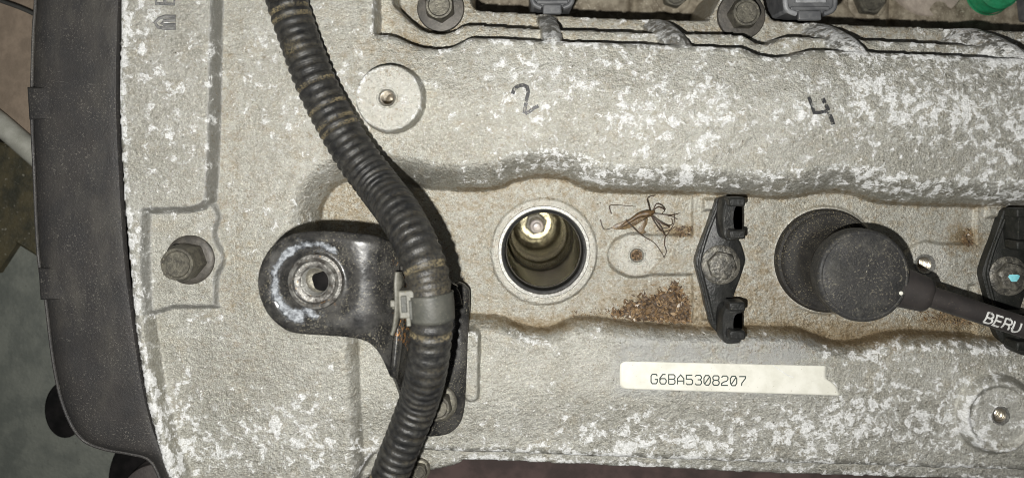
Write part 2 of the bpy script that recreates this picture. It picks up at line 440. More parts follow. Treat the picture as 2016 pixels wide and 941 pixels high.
def bracket_material():
    t = NT('black painted steel with oxide')
    ox = t.attr('oxide'); ru = t.attr('rust')
    c = t.mix(t.ramp(t.noise(24), 0.35, 0.65), (0.014, 0.014, 0.014), (0.030, 0.029, 0.028))
    gr = t.math('MULTIPLY', t.ramp(t.noise(3.2, 4, 0.7), 0.54, 0.66), t.ramp(t.noise(60, 4), 0.35, 0.6))
    c = t.mix(t.math('MULTIPLY', gr, 0.8), c, (0.27, 0.245, 0.18))
    c = t.mix(t.math('MULTIPLY', t.ramp(t.noise(34, 6, 0.7), 0.42, 0.68), 0.5), c, (0.085, 0.082, 0.075))
    rr = t.ramp(t.math('ADD', t.noise(8, 6, 0.7), t.math('MULTIPLY', ru, 0.4)), 0.72, 0.85)
    c = t.mix(rr, c, (0.36, 0.17, 0.05))
    oo = t.ramp(t.math('ADD', t.math('MULTIPLY', t.noise(15, 9, 0.72), 0.8), t.math('MULTIPLY', ox, 0.34)), 0.58, 0.70)
    c = t.mix(t.math('MULTIPLY', oo, 0.85), c, t.mix(t.ramp(t.noise(8, 6, 0.75), 0.4, 0.6), (0.10, 0.108, 0.12), (0.34, 0.36, 0.385)))
    t.color(c); t.rough(t.math('ADD', t.math('MULTIPLY', oo, 0.4), t.ramp(t.noise(30, 5), 0.35, 0.65, 0.20, 0.36)))
    t.b.inputs['Specular IOR Level'].default_value = 0.35
    t.bump((t.noise(4, 4, 0.6), 0.14), (t.noise(40, 3), 0.8), (oo, 1.2))
    return t.m
M['bracket'] = bracket_material()

# ------------------------------------------------------------------ engine bay floor
mb = MB(); mb.add([(-3000, -2500, -800), (3000, -2500, -800), (3000, 2500, -800), (-3000, 2500, -800)], [(0, 1, 2, 3)])
o = build('engine_bay_floor', mb, M['floor'], base=(0, 0, -800)); o['kind'] = 'structure'

# ------------------------------------------------------------------ valve cover casting (one continuous cast surface)
STEP = 2.5
gx = np.arange(-860, 1180+STEP, STEP); gy = np.arange(-760, 420+STEP, STEP)

def sdpoly(X, Y, pts):
    P = np.array(pts, float)[:, :2]
    d2 = np.full(X.shape, 1e12); ins = np.zeros(X.shape, bool)
    n = len(P)
    for i in range(n):
        a, b = P[i-1], P[i]
        e = b-a; L = e.dot(e)
        if L < 1e-9: continue
        wx, wy = X-a[0], Y-a[1]
        t = np.clip((wx*e[0]+wy*e[1])/L, 0, 1)
        d2 = np.minimum(d2, (wx-e[0]*t)**2+(wy-e[1]*t)**2)
        c = (a[1] <= Y) != (b[1] <= Y)
        if abs(e[1]) > 1e-9:
            ins ^= c & (X < a[0]+(Y-a[1])*e[0]/e[1])
    d = np.sqrt(d2)
    return np.where(ins, -d, d)

def px_poly(pts, z): return [W(p[0], p[1], z) for p in pts]
def ss(t): t = np.clip(t, 0, 1); return t*t*(3-2*t)
_lat = RNG.random((256, 256))
def vnoise(X, Y, size, off=0):
    x = X/size+off+100; y = Y/size+off*1.7+100
    xi = np.floor(x).astype(int); yi = np.floor(y).astype(int)
    fx = ss(x-xi); fy = ss(y-yi)
    g = lambda a, b: _lat[a % 256, b % 256]
    return (g(xi, yi)*(1-fx)+g(xi+1, yi)*fx)*(1-fy)+(g(xi, yi+1)*(1-fx)+g(xi+1, yi+1)*fx)*fy-0.5

UPPER = [(636, 470), (634, 440), (640, 400), (660, 370), (690, 356), (740, 354), (810, 362), (850, 373), (930, 377), (985, 372), (1010, 361),
         (1040, 353), (1070, 350), (1110, 355), (1140, 368), (1180, 379), (1300, 382), (1400, 386), (1500, 392), (1560, 390),
         (1600, 383), (1640, 380), (1680, 386), (1710, 397), (1750, 403), (1900, 408), (2016, 412), (2300, 420)]
LOWER = [(2300, 690), (2016, 664), (1900, 654), (1780, 648), (1720, 657), (1680, 667), (1640, 668), (1600, 655), (1560, 641), (1470, 636),
         (1370, 638), (1250, 632), (1180, 622), (1130, 622), (1100, 635), (1075, 643), (1040, 641), (1010, 630), (985, 620), (920, 617),
         (800, 616), (700, 612), (650, 590), (637, 540)]
E1 = [(737, -90), (736, 40), (738, 63), (752, 66), (768, 67), (788, 74), (808, 84), (835, 92), (865, 94), (890, 90), (915, 77), (935, 72), (1000, 74), (1072, 78), (1200, 82),
      (1310, 86), (1440, 91), (1465, 94), (1500, 107), (1540, 111), (1580, 101), (1610, 96), (1660, 98), (1700, 100), (1850, 106), (2016, 114), (2350, 126)]
E2 = [(765, -90), (772, -5), (792, 25), (820, 50), (842, 62), (870, 65), (893, 60), (908, 51), (930, 48), (1000, 52), (1075, 56), (1200, 60), (1330, 64), (1450, 67),
      (1480, 78), (1505, 86), (1525, 80), (1545, 71), (1600, 72), (1700, 77), (1900, 87), (2016, 95), (2350, 110)]
E3 = [(915, -120), (926, -20), (930, 5), (940, 17), (960, 20), (1050, 25), (1200, 34), (1375, 38), (1395, 32), (1405, 15), (1420, -15), (1440, -40), (1480, -42), (1502, -15),
      (1510, 15), (1520, 34), (1545, 40), (1700, 48), (1850, 53), (2016, 60), (2350, 72)]
EB = [(690, 985), (700, 950), (722, 915), (740, 898), (800, 893), (900, 894), (1100, 901), (1300, 909), (1500, 916), (1700, 922), (2016, 931), (2350, 942)]
EB2 = [(690, 1010), (712, 965), (735, 935), (790, 930), (850, 928), (905, 915), (930, 908), (1100, 915), (1300, 924), (1500, 934), (1700, 940), (2016, 948), (2350, 956)]
SEAM = [(251, -120), (249, 0), (247, 150), (246, 190), (250, 300), (256, 400), (263, 480), (270, 560), (279, 650), (289, 720), (301, 790), (314, 840), (330, 900), (346, 941), (380, 1060)]
WELL = (1071, 495.5); WELL2 = (1625, 512)

def height(X, Y, rough=True):
    h = np.full(X.shape, 62.0)
    PY0 = NY-Y
    h += 18*np.exp(-((PY0-215)/95)**2)*ss((X+380)/250)                 # crown of the upper cam bank
    h += 4*np.sin(X/240.0)*np.sin(Y/190.0+0.5)*0.35
    if rough: h += 1.6*vnoise(X, Y, 60)+0.9*vnoise(X, Y, 22, 3)
    # left end: strip with cast letters, bolt pad
    sd = sdpoly(X, Y, px_poly([(150, -200), (424, -200), (422, 0), (418, 200), (414, 330), (410, 396), (398, 407), (375, 413), (330, 415), (284, 416), (282, 500), (286, 604), (292, 660), (300, 720), (312, 790), (326, 840), (342, 900), (358, 941), (392, 1060), (150, 1060)], 92))
    pad = sdpoly(X, Y, px_poly(catmull([(276, 400), (421, 404), (421, 455), (425, 475), (438, 500), (440, 515), (430, 535), (424, 550), (424, 598), (420, 604), (340, 604), (276, 604)], 2, True), 72))
    h = np.maximum(h, h+(74-h)*ss(0.5-pad/10))
    h = np.maximum(h, h+(96-h)*ss(0.5-sd/15))
    # lower cam bank
    sd = sdpoly(X, Y, px_poly([(712, 560), (708, 640), (708, 700), (712, 780), (716, 860), (720, 1040), (2400, 1080), (2400, 560)], 36))
    t = np.clip(sd/30, 0, 1)
    hl = 36+6*np.exp(-((PY0-770)/60)**2)+(0.9*vnoise(X, Y, 40, 7) if rough else 0)
    h = hl+(h-hl)*np.sin(t*math.pi/2)**0.9
    # plug valley
    V = px_poly(np.vstack([catmull(UPPER, 4), catmull(LOWER, 4)]), 0)
    sd = sdpoly(X, Y, V)
    wob = (6*vnoise(X, Y, 26, 5)) if rough else 0
    w = np.where(Y > -(490-NY), 60.0, 34.0)
    t = np.clip((sd+wob*0.35)/w, 0, 1)
    fl_ = (0.7*vnoise(X, Y, 25, 9)) if rough else 0
    h = np.where(sd > 0, h*np.sin(t*math.pi/2)**0.85, 0)+np.where(sd < 0, fl_, 0)
    # ribs and pads on the valley floor
    def raise_(cur, s, z, wd=6): return np.maximum(cur, cur+(z-cur)*ss(0.5-s/wd))
    def ell(cx, cy, rx, ry, z):
        c = W(cx, cy, z); r = np.sqrt(((X-c[0])/rx)**2+((Y-c[1])/ry)**2); return (r-1)*min(rx, ry)
    def rect(x0, y0, x1, y1, z): return sdpoly(X, Y, px_poly([(x0, y0), (x1, y0), (x1, y1), (x0, y1)], z))
    h = np.where(sd < 2, raise_(h, ell(1253, 503, 56, 43, 7), 7), h)
    h = np.where(sd < 2, raise_(h, np.minimum(rect(1255, 463, 1380, 541, 7), rect(1364, 300, 1900, 700, 7)), 7*(1-ss((X-430)/170))), h)
    h = raise_(h, rect(1386, 392, 1412, 414, 14), 14)
    h = raise_(h, rect(1384, 604, 1412, 630, 14), 14)
    h = np.where(sd < 2, raise_(h, ell(1826, 521, 47, 45, 7), 7), h)
    h = np.where(sd < 2, raise_(h, np.minimum(rect(1830, 480, 1930, 562, 7), rect(1921, 300, 2100, 700, 7)), 7), h)
    h = raise_(h, rect(1945, 408, 1975, 428, 14), 14)
    h = raise_(h, rect(1860, 560, 1908, 596, 9), 9)
    for (cx, cy), R in ((WELL, 104), (WELL2, 106)):
        c = W(cx, cy, 4); r = np.hypot(X-c[0], Y-c[1])
        h = h+(4-h)*ss(0.5-(r-R)/4)
    # screw bosses
    c = W(765, 193, 118); r = np.hypot(X-c[0], Y-c[1]); h = h+(118-h)*ss(0.5-(r-62)/4.5)
    c = W(1969, 820, 58); r = np.hypot(X-c[0], Y-c[1])
    h = np.maximum(h, h+(62-h)*ss(0.5-(r-72)/14)); h = h+(56-h)*ss(0.5-(r-58)/7)
    # oblong pad next to the bracket foot
    c0, c1 = W(930, 664, 52), W(928, 778, 52)
    tt = np.clip((Y-c0[1])/(c1[1]-c0[1]), 0, 1); r = np.hypot(X-(c0[0]+(c1[0]-c0[0])*tt), Y-(c0[1]+(c1[1]-c0[1])*tt))
    h = raise_(h, r-13, 54, 5)
    # stepped flange along the top edge
    def cut(cur, E, zt, level, wd, round_=0):
        pts = list(px_poly(E, zt)); pts = pts+[np.array([1900, 900, 0]), np.array([-1900 if False else pts[0][0], 900, 0])]
        s = sdpoly(X, Y, pts)
        if rough: s = s+1.6*vnoise(X, Y, 7, 12)
        cur = cur-round_*np.clip(1-s/14, 0, 1)**2*(s > -5)
        k = ss(0.5-s/wd)
        return np.where(k > 0, np.minimum(cur, cur+(level-cur)*k), cur), s
    h, s1 = cut(h, catmull(E1, 3), 68, -4, 4, 5)
    if rough: h = h+np.where(s1 < 0, 1.2*vnoise(X, Y, 18, 15), 0)
    h, s2 = cut(h, catmull(E2, 3), -4, -90, 4, 3)
    # cast webs running down across the flange steps
    hw = np.full(X.shape, -400.0)
    for (a, b, za, zb, wd) in (((1092, 97), (1077, 32), 68, -78, 13), ((1349, 103), (1288, 40), 68, -82, 17), ((1700, 115), (1605, 50), 68, -82, 21), ((2040, 140), (1880, 58), 68, -84, 27)):
        A, B = W(*a, za), W(*b, zb); e = B-A; L = e[0]**2+e[1]**2
        tt = np.clip(((X-A[0])*e[0]+(Y-A[1])*e[1])/L, 0, 1)
        sdw = ((X-A[0])*e[1]-(Y-A[1])*e[0])/math.sqrt(L)           # + to the right of travel
        r = np.hypot(X-(A[0]+e[0]*tt), Y-(A[1]+e[1]*tt))
        ridge = za+(zb-za)*tt**1.9
        prof = ridge-np.where(sdw < 0, 0.10*r**2/wd*4, 0.25*r**2/wd*4)-(6*vnoise(X, Y, 7, 21) if rough else 0)
        hw = np.maximum(hw, np.where(r < wd*1.5, prof, -400))
    h = np.where(s1 < 3, np.maximum(h, hw), h)
    web = np.where(s1 < 8, np.clip((hw-h+6)/6, 0, 1), 0)
    h, s3 = cut(h, catmull(E3, 3), -90, -420, 5, 3)
    # end of the flange towards the left bank
    # lower edge
    def cutb(cur, E, zt, level, wd, round_):
        pts = list(px_poly(E, zt))+[np.array([1900, -1500, 0]), np.array([pts0, -1500, 0])]
        s = sdpoly(X, Y, pts)
        if rough: s = s+2.5*vnoise(X, Y, 16, 31)
        cur = cur-round_*np.clip(1-s/16, 0, 1)**2*(s > -5)
        k = ss(0.5-s/wd); return np.where(k > 0, np.minimum(cur, cur+(level-cur)*k), cur), s
    pts0 = W(690, 1010, 0)[0]
    h, sb = cutb(h, catmull(EB, 3), 40, -20, 8, 8)
    h, sb2 = cutb(h, catmull(EB2, 3), -20, -420, 6, 4)
    # left end of the casting
    pts = list(px_poly(catmull(SEAM, 3), 66))+[np.array([-1900, -1500, 0]), np.array([-1900, 900, 0])]
    s = sdpoly(X, Y, pts)
    if rough: s = s+2.4*vnoise(X, Y, 9, 41)
    h = h-5*np.clip(1-s/12, 0, 1)**2*(s > -5)
    k = ss(0.5-s/6); h = np.where(k > 0, np.minimum(h, h+(-420-h)*k), h)
    return h, dict(valley=sd, seam=s, s1=s1, s2=s2, s3=s3, sb=sb, sb2=sb2, web=web)

def hz(x, y):          # height of the finished casting under a point
    fx = min(max((x-gx[0])/STEP, 0), len(gx)-2.001); fy = min(max((y-gy[0])/STEP, 0), len(gy)-2.001)
    i, j = int(fx), int(fy); a, b = fx-i, fy-j
    return float((Hf[j, i]*(1-a)+Hf[j, i+1]*a)*(1-b)+(Hf[j+1, i]*(1-a)+Hf[j+1, i+1]*a)*b)

X, Y = np.meshgrid(gx, gy)
Hf, info = height(X, Y)
PX = X*H/(H-Hf)+NX; PYY = NY-Y*H/(H-Hf)

def blob(cx, cy, rx, ry, a=1.0): return a*np.exp(-(((PX-cx)/rx)**2+((PYY-cy)/ry)**2))
oxide = 0.15+blob(1650, 190, 520, 170, 0.56)+blob(1100, 180, 300, 130, 0.42)+blob(2000, 220, 300, 160, 0.45)+blob(300, 160, 90, 260, 0.55)+blob(560, 130, 140, 200, 0.40)\
    + blob(560, 860, 190, 100, 0.72)+blob(360, 800, 60, 140, 0.5)+blob(1550, 850, 460, 80, 0.75)+blob(1850, 780, 220, 120, 0.45)+blob(1100, 870, 250, 35, 0.4)+blob(430, 640, 60, 40, 0.5)
oxide += 0.75*np.exp(-np.clip(info['seam'], 0, 200)/14.0)
oxide -= np.where(info['valley'] < 6, 0.40, 0)
oxide += np.where((info['valley'] > 18) & (info['valley'] < 60) & (PYY < 430) & (PX > 900), 0.42, 0)
oxide += np.where((info['valley'] > 12) & (info['valley'] < 34) & (PYY > 600) & (PX > 1000), 0.30, 0)
oxide += 0.6*info['web']
oxide -= np.where(info['s1'] < 0, 0.25, 0)
stain = np.where(info['valley'] < 8, 0.23, 0.0)+blob(1300, 600, 110, 40, 0.5)+blob(1700, 660, 260, 34, 0.62)+blob(1560, 560, 90, 70, 0.25)+blob(1430, 600, 60, 60, 0.3)\
    + blob(780, 100, 90, 60, 0.25)+blob(1340, 455, 40, 14, 0.8)+blob(1900, 470, 30, 24, 0.9)+blob(1880, 625, 60, 20, 0.7)+blob(1060, 640, 110, 16, 0.45)\
    + blob(700, 410, 60, 50, 0.2)+blob(460, 600, 50, 160, 0.22)+blob(450, 250, 30, 200, 0.2)+blob(720, 230, 90, 120, 0.12)
stain += 0.04+blob(950, 330, 480, 260, 0.12)+blob(560, 420, 160, 300, 0.07)
stain += np.where(info['s1'] < 0, 0.22, 0)+np.where(info['s2'] < 0, 0.12, 0)
stain += 0.35*np.exp(-(np.abs(info['valley']-5)/9.0)**2)*(PX > 900)
res = ss((PX-1190)/40)*ss((1640-PX)/60)*ss((PYY-655)/15)*ss((800-PYY)/40)
oxide -= res*0.8
def blur(a, n):
    for _ in range(n):
        a = (a+np.roll(a, 1, 0)+np.roll(a, -1, 0)+np.roll(a, 1, 1)+np.roll(a, -1, 1))/5
    return a
Hc = np.clip(Hf, -120, 200)
cv = np.clip((blur(Hc, 2)-blur(Hc, 16))/5.0, -1, 1)*(info['seam'] > 4)
oxide += 0.45*np.clip(cv, 0, 1)*(PX < 720)+0.45*np.clip(cv, 0, 1)*(PX >= 720)
disc = np.zeros_like(Hf)
for (cx, cy, z, r) in ((765, 193, 118, 60), (1970, 819, 56, 54), (1253, 503, 7, 40), (1826, 521, 7, 42), (1071, 495.5, 4, 103), (1625, 512, 4, 104)):
    c = W(cx, cy, z); disc = np.maximum(disc, ss(0.5-(np.hypot(X-c[0], Y-c[1])-r)/4))
gy_, gx_ = np.gradient(Hf, STEP)
slope = np.hypot(gx_, gy_)
fresh = info['web']*0.8+np.where((PX < 440) & (PX > 270) & (PYY < 620), np.clip(slope/0.8, 0, 1), 0)

nyv, nxv = X.shape
idx = np.arange(nyv*nxv).reshape(nyv, nxv)
keep = np.ones((nyv, nxv), bool)
HOLES = []
def cut_hole(px, py, z, r):
    c = W(px, py, z); HOLES.append((c, r)); return c
cw = cut_hole(WELL[0], WELL[1], 4, 85)
cbo = cut_hole(762, 193, 118, 17)
cbr = cut_hole(1970, 818, 56, 16)
cov = cut_hole(1254, 503, 7, 14)
cse = cut_hole(1821, 521, 7, 18)
for c, r in HOLES: keep &= np.hypot(X-c[0], Y-c[1]) > r
q = np.stack([idx[:-1, :-1], idx[:-1, 1:], idx[1:, 1:], idx[1:, :-1]], -1)
kq = keep[:-1, :-1] & keep[:-1, 1:] & keep[1:, 1:] & keep[1:, :-1]
low = np.maximum.reduce([Hf[:-1, :-1], Hf[:-1, 1:], Hf[1:, 1:], Hf[1:, :-1]])
kq &= low > -415
q = q[kq]
used = np.zeros(nyv*nxv, bool); used[q.ravel()] = True
remap = -np.ones(nyv*nxv, int); remap[used] = np.arange(used.sum())
q = remap[q]
V_ = np.stack([X.ravel(), Y.ravel(), Hf.ravel()], 1)[used]*S
me = bpy.data.meshes.new('casting')
me.vertices.add(len(V_)); me.vertices.foreach_set('co', V_.ravel())
me.loops.add(len(q)*4); me.loops.foreach_set('vertex_index', q.ravel())
me.polygons.add(len(q)); me.polygons.foreach_set('loop_start', np.arange(len(q))*4); me.polygons.foreach_set('loop_total', np.full(len(q), 4))
me.polygons.foreach_set('use_smooth', np.ones(len(q), bool))
me.update(); me.validate()
for nm, a in (('oxide', oxide), ('stain', stain), ('residue', res), ('fresh', fresh), ('disc', disc)):
    at = me.attributes.new(nm, 'FLOAT', 'POINT'); at.data.foreach_set('value', a.ravel()[used].astype(np.float32))
cover = thing('valve_cover', 'bare cast aluminium valve cover flecked with white oxide and brown stains', 'valve cover', (0, 0, 0))
link_mesh('casting', me, M['cast'], cover)

# threaded holes of the cover
def threaded(name, c, r, depth, ring, mring, mthr, mbot, tilt=0.0):
    mb = MB()
    mb.lathe((c[0], c[1], c[2]+0.4), [(r+ring, -0.6), (r+ring-1, 0.5), (r+ring*0.45, 0.4), (r, -4)], 40)
    p = build(name, mb, mring, cover)
    mb = MB(); prof = []
    for i in range(64):
        z = -4-i*(depth-4)/63
        prof.append((r+1.3*math.cos(i*0.9*math.pi)-0.6, z))
    mb.lathe((c[0], c[1], c[2]+0.4), prof, 32)
    build('thread', mb, mthr, p)
    mb = MB(); mb.lathe((c[0], c[1], c[2]), [(r*1.15, -depth+2), (r*0.6, -depth-4), (0.1, -depth-6)], 24)
    build('hole_bottom', mb, mbot, p)
threaded('threaded_hole', cbo, 13, 60, 7, M['cast'], M['thread'], M['thread'])
threaded('threaded_hole', cbr, 13, 60, 5, M['machined'], M['thread'], M['thread'])
threaded('threaded_hole', cov, 11, 18, 7, M['cast'], M['pit'], M['pit'])
threaded('threaded_hole', cse, 14, 60, 7, M['machined'], M['thread'], M['thread'])

# handwriting and cast letters on the cover
def on_cover(dz=0.5):
    def fn(px, py):
        z = 40.0
        for _ in range(3):
            p = W(px, py, z); z = hz(p[0], p[1])
        p = W(px, py, z); return (p[0], p[1], z+dz)
    return fn
fn = on_cover()
mb = MB(); mb.ribbon([(1009, 186), (1012, 176), (1020, 170), (1030, 168), (1038, 172), (1040, 182), (1037, 196), (1034, 210), (1032, 224)], 7.4, fn, 3, 2)
mb.ribbon([(1034, 224.5), (1044, 219), (1052, 213), (1060, 209)], 7.0, on_cover(0.8), 3, 2)
build('handwritten_digit', mb, M['marker'], cover)
mb = MB(); mb.ribbon([(1592, 190), (1596, 202), (1600, 213), (1603, 222), (1612, 222), (1624, 220), (1632, 217)], 7, fn, 3, 2)
mb.ribbon([(1619, 194), (1624, 204), (1629, 214), (1633, 226), (1638, 238), (1640, 246)], 8, on_cover(0.9), 3, 2)
build('handwritten_digit', mb, M['marker'], cover)

def raised_letter(strokes, w, dz):
    mb = MB()
    for st_ in strokes:
        pts = [on_cover(0)(p[0], p[1]) for p in st_]
        mb.tube([(p[0], p[1], p[2]+0.5) for p in pts], w, 8, True, 0.5)
    return mb
build('cast_letter', raised_letter([[(346, 33), (325, 33), (313, 37), (305, 45), (311, 54), (325, 57), (346, 56)], [(346, 40), (322, 41), (318, 46), (324, 50), (346, 49)]], 3.2, 1), M['embossed'], cover)
build('cast_letter', raised_letter([[(307, -10), (307, 8), (343, 9), (344, -10)], [(324, -10), (325, 7)]], 3.0, 1), M['embossed'], cover)

# ------------------------------------------------------------------ spark plug tube with seal, and the plug down inside
wc = np.array([cw[0], cw[1], 4.0])
tube = thing('spark_plug_tube', 'open spark plug well with bright steel rim and black seal', 'plug tube', wc)
mb = MB(); mb.lathe(wc, [(91, -3), (90.5, 0.8), (89.6, 2.0), (84, 2.0), (82.5, 0.6), (82, -10)], 96)
build('steel_rim', mb, M['machined'], tube)
mb = MB(); mb.lathe(wc, [(86, -5), (81, -5.5), (77.5, -8), (76.4, -14), (77.5, -22), (76.6, -28), (75.6, -33)], 96)
build('rubber_seal', mb, M['seal'], tube)
mb = MB(); mb.lathe(wc, [(76.0, -34), (75.4, -31.5), (74.6, -30.8), (73.6, -32), (73.4, -36)], 96)
build('bright_ring', mb, M['bright'], tube)
mb = MB(); mb.lathe(wc, [(76, -34), (75.5, -60), (75, -235), (73, -245), (71.5, -246)], 96)
build('tube_wall', mb, M['bore'], tube)
mb = MB(); mb.lathe(wc, [(73, -245), (70, -250), (70, -330), (66, -338), (66, -420), (64, -428), (62, -560)], 96)
build('lower_bore', mb, M['bore_gold'], tube)
mb = MB(); mb.lathe(wc, [(64, -555), (60, -562), (44, -568), (40, -600), (0.5, -602)], 64)
build('plug_seat', mb, M['bore_gold'], tube)
pc = wc+np.array([0, 0, -600])
plug = thing('spark_plug', 'spark plug with pale tip seated deep in the open well', 'spark plug', pc)
mb = MB(); mb.lathe(pc, [(30, -2), (30, 24), (27, 27), (18, 28)], 6, ph=0.3)
build('hex_body', mb, M['steel'], plug, smooth=20)
mb = MB(); mb.lathe(pc, [(20, 30), (19, 90), (16, 96), (11, 97)], 32)
build('insulator', mb, M['ceramic'], plug)
mb = MB(); mb.lathe(pc, [(11, 94), (11, 112), (9, 116), (0.5, 117)], 24)
build('terminal', mb, M['ceramic'], plug)

# ------------------------------------------------------------------ bolts
def hex_bolt(name, label, px, py, z, rf, rh, hh, group=None, mflange='steel_dark', mhead='steel', ph=0.0, flange_h=7, paint=False, washer='flange', dome=False):
    c = W(px, py, z); t = thing(name, label, 'bolt', c, group)
    mb = MB(); mb.lathe(c, [(rf, -1), (rf, flange_h*0.5), (rf-2, flange_h*0.8), (rh+1, flange_h), (rh*0.6, flange_h+0.2)], 56)
    build(washer, mb, M[mflange], t)
    mb = MB()
    hexr = lambda a, zz: 1.0
    # hexagonal sides, then a round chamfer and a slightly dished top
    n = 48; prof = []
    def hx(a):
        b = ((a-ph+math.pi/6) % (math.pi/3))-math.pi/6
        return math.cos(math.pi/6)/math.cos(b)
    vs_ = []; rows = [('h', 1.0, flange_h-0.5), ('h', 1.0, hh*0.80), ('m', 0.97, hh*0.93), ('c', 0.83, hh), ('c', 0.70, hh), ('c', 0.64, hh-2.0), ('c', 0.3, hh-2.4), ('c', 0.01, hh-2.4)]
    if dome: rows = rows[:2]+[('m', 0.98, hh*0.9), ('c', 0.84, hh), ('c', 0.5, hh+1.6), ('c', 0.2, hh+2), ('c', 0.01, hh+2)]
    for kind, k, z_ in rows:
        for i in range(n):
            a = 2*math.pi*i/n
            f = hx(a) if kind == 'h' else (min(hx(a), 0.93) if kind == 'm' else 1.0)
            vs_.append((c[0]+rh*k*f*math.cos(a), c[1]+rh*k*f*math.sin(a), c[2]+z_))
    fs = [(j*n+i, j*n+(i+1) % n, (j+1)*n+(i+1) % n, (j+1)*n+i) for j in range(len(rows)-1) for i in range(n)]
    mb.add(vs_, fs); hd = build('hex_head', mb, M[mhead], t, smooth=32)
    if paint:
        mb = MB(); pts = [(c[0]+10*math.cos(a)*(1+0.25*math.sin(3*a)), c[1]-1+9*math.sin(a)*(1+0.2*math.cos(2*a))) for a in np.linspace(0, 2*math.pi, 14)[:-1]]
        mb.prism(pts, c[2]+hh+0.8, c[2]+hh+2.6, 1.5, 0.8); build('paint_dab', mb, M['cyan'], hd)
    return t
hex_bolt('flange_bolt', 'flanged hex bolt on a square pad beside the black timing cover', 375, 511, 74, 46, 35, 62, ph=0.35)
hex_bolt('washer_bolt', 'round-washer bolt on the flange edge above the round screw boss', 868, 18, -90, 49, 32, 44, 'bolts along the flange', ph=0.1, washer='washer', flange_h=9)
hex_bolt('washer_bolt', 'round-washer bolt on the flange edge above the digit 4', 1458, 32, -90, 50, 32, 44, 'bolts along the flange', ph=0.5, washer='washer', flange_h=9)

# ------------------------------------------------------------------ black bracket
brz = 275.0
bc = W(865, 800, 42)
br = thing('support_bracket', 'black steel bracket with a chalky oxidised screw eye behind the conduit', 'bracket', bc)
hx_, hy_ = 617, 556
top = catmull([(508, 550), (513, 524), (530, 492), (556, 470), (590, 458), (640, 455), (700, 459), (745, 466), (772, 478), (790, 500)], 6)
bot = catmull([(508, 562), (513, 587), (528, 618), (552, 642), (580, 655), (640, 660), (690, 664), (722, 672), (746, 694), (768, 740)], 6)
mb = MB(); nc, nr = len(top), 44; ox_a = []; ru_a = []
drop = np.zeros((nr, nc), bool); vv = []
for j in range(nr):
    s = j/(nr-1)
    for i in range(nc):
        a, b = top[i], bot[i]
        p = a+(b-a)*s
        if i == 0: p = a+(b-a)*s
        e = min(s, 1-s)*np.linalg.norm(b-a)
        z = brz-7*math.exp(-(e/9)**2) if i > 0 else brz-7
        if i < 14: z = brz-7*math.exp(-(min(e, np.linalg.norm(p-np.array([509, 556]))*0.8)/9)**2)
        xr = max(0, (p[0]-690)/100); z -= 34*xr**2.2+max(0, p[0]-745)*0.5
        d = math.hypot(p[0]-hx_, p[1]-hy_)
        z += 5*math.exp(-((d-38)/9)**2)-6*math.exp(-((d-66)/14)**2)
        q_ = W(p[0], p[1], z); vv.append(q_)
        drop[j, i] = d < 31
        ang = math.atan2(p[1]-hy_, p[0]-hx_)
        o_ = math.exp(-((d-76)/9)**2)*(0.95 if (ang > 1.9 or ang < -0.9) else 0.1)+0.95*math.exp(-((p[0]-632)/26)**2-((p[1]-508)/14)**2)+0.9*math.exp(-((p[0]-600)/40)**2-((p[1]-616)/14)**2)+0.3*math.exp(-(d-96)**2/300)*(p[0] < 610)
        ox_a.append(o_); ru_a.append(0.75*math.exp(-((p[0]-640)/28)**2-((p[1]-597)/9)**2)+0.35*math.exp(-((p[0]-700)/16)**2-((p[1]-506)/10)**2)+0.3*(p[0] > 770))
fs = []
for j in range(nr-1):
    for i in range(nc-1):
        if drop[j, i] or drop[j+1, i] or drop[j, i+1] or drop[j+1, i+1]: continue
        fs.append((j*nc+i, (j+1)*nc+i, (j+1)*nc+i+1, j*nc+i+1))
mb.add(vv, fs)
build('plate', mb, M['bracket'], br, smooth=60, solid=13, attrs={'oxide': ox_a, 'rust': ru_a})
hc = W(hx_+4, hy_-2, brz)
mb = MB(); mb.lathe(hc, [(47, -5), (44, 3), (39, 4.5), (36, 2.5), (33, 6), (27, 6), (23, 3)], 56)
n_ = len(mb.v)
ring = build('eye_collar', mb, M['worn_collar'], br)
prof = [(23+1.2*math.cos(i*math.pi*0.8), 3-i*1.0) for i in range(64)]+[]
mb = MB(); mb.lathe(hc, prof, 40); build('thread', mb, M['machined'], ring)
mb = MB(); mb.lathe(hc, [(25, -22), (20, -27), (10, -29), (0.2, -29)], 32); build('hole_bottom', mb, M['steel'], ring)
mb = MB(); mb.lathe((hc[0]+4, hc[1]-4, hc[2]-26), [(16.5, -3), (15.5, 0.5), (13, 0.6), (0.2, 0.6)], 32, rfun=lambda a, z: 1+0.06*math.sin(3*a)+0.05*math.sin(5*a+1)); build('eye_shade_disc', mb, M['black'], ring)  # offset black disc paints the shade down inside the eye
# web that folds down from the plate to the foot
nA = 31
colz = [vv[j*nc+nc-1] for j in range(nr)]
A3 = np.array([[np.interp(i/(nA-1), np.linspace(0, 1, nr), [c[k] for c in colz]) for k in range(3)] for i in range(nA)])
Bp = catmull([(862, 552), (850, 600), (846, 660), (842, 720), (832, 790), (800, 836)], 6)
mb = MB(); rows = 14; vv = []
for k in range(rows):
    f = k/(rows-1)
    for i in range(nA):
        b3 = W(Bp[i][0], Bp[i][1], 56)
        p = A3[i]*(1-f)+b3*f
        p[2] = A3[i][2]+(56-A3[i][2])*f**0.75
        vv.append(p)
mb.add(vv, [(k*nA+i, (k+1)*nA+i, (k+1)*nA+i+1, k*nA+i+1) for k in range(rows-1) for i in range(nA-1)])
n_ = len(mb.v); rr_ = [0.55 if 4 < (i % nA) < 22 else 0.0 for i in range(n_)]
build('web', mb, M['bracket'], br, smooth=60, solid=9, attrs={'oxide': [0.0]*n_, 'rust': rr_})
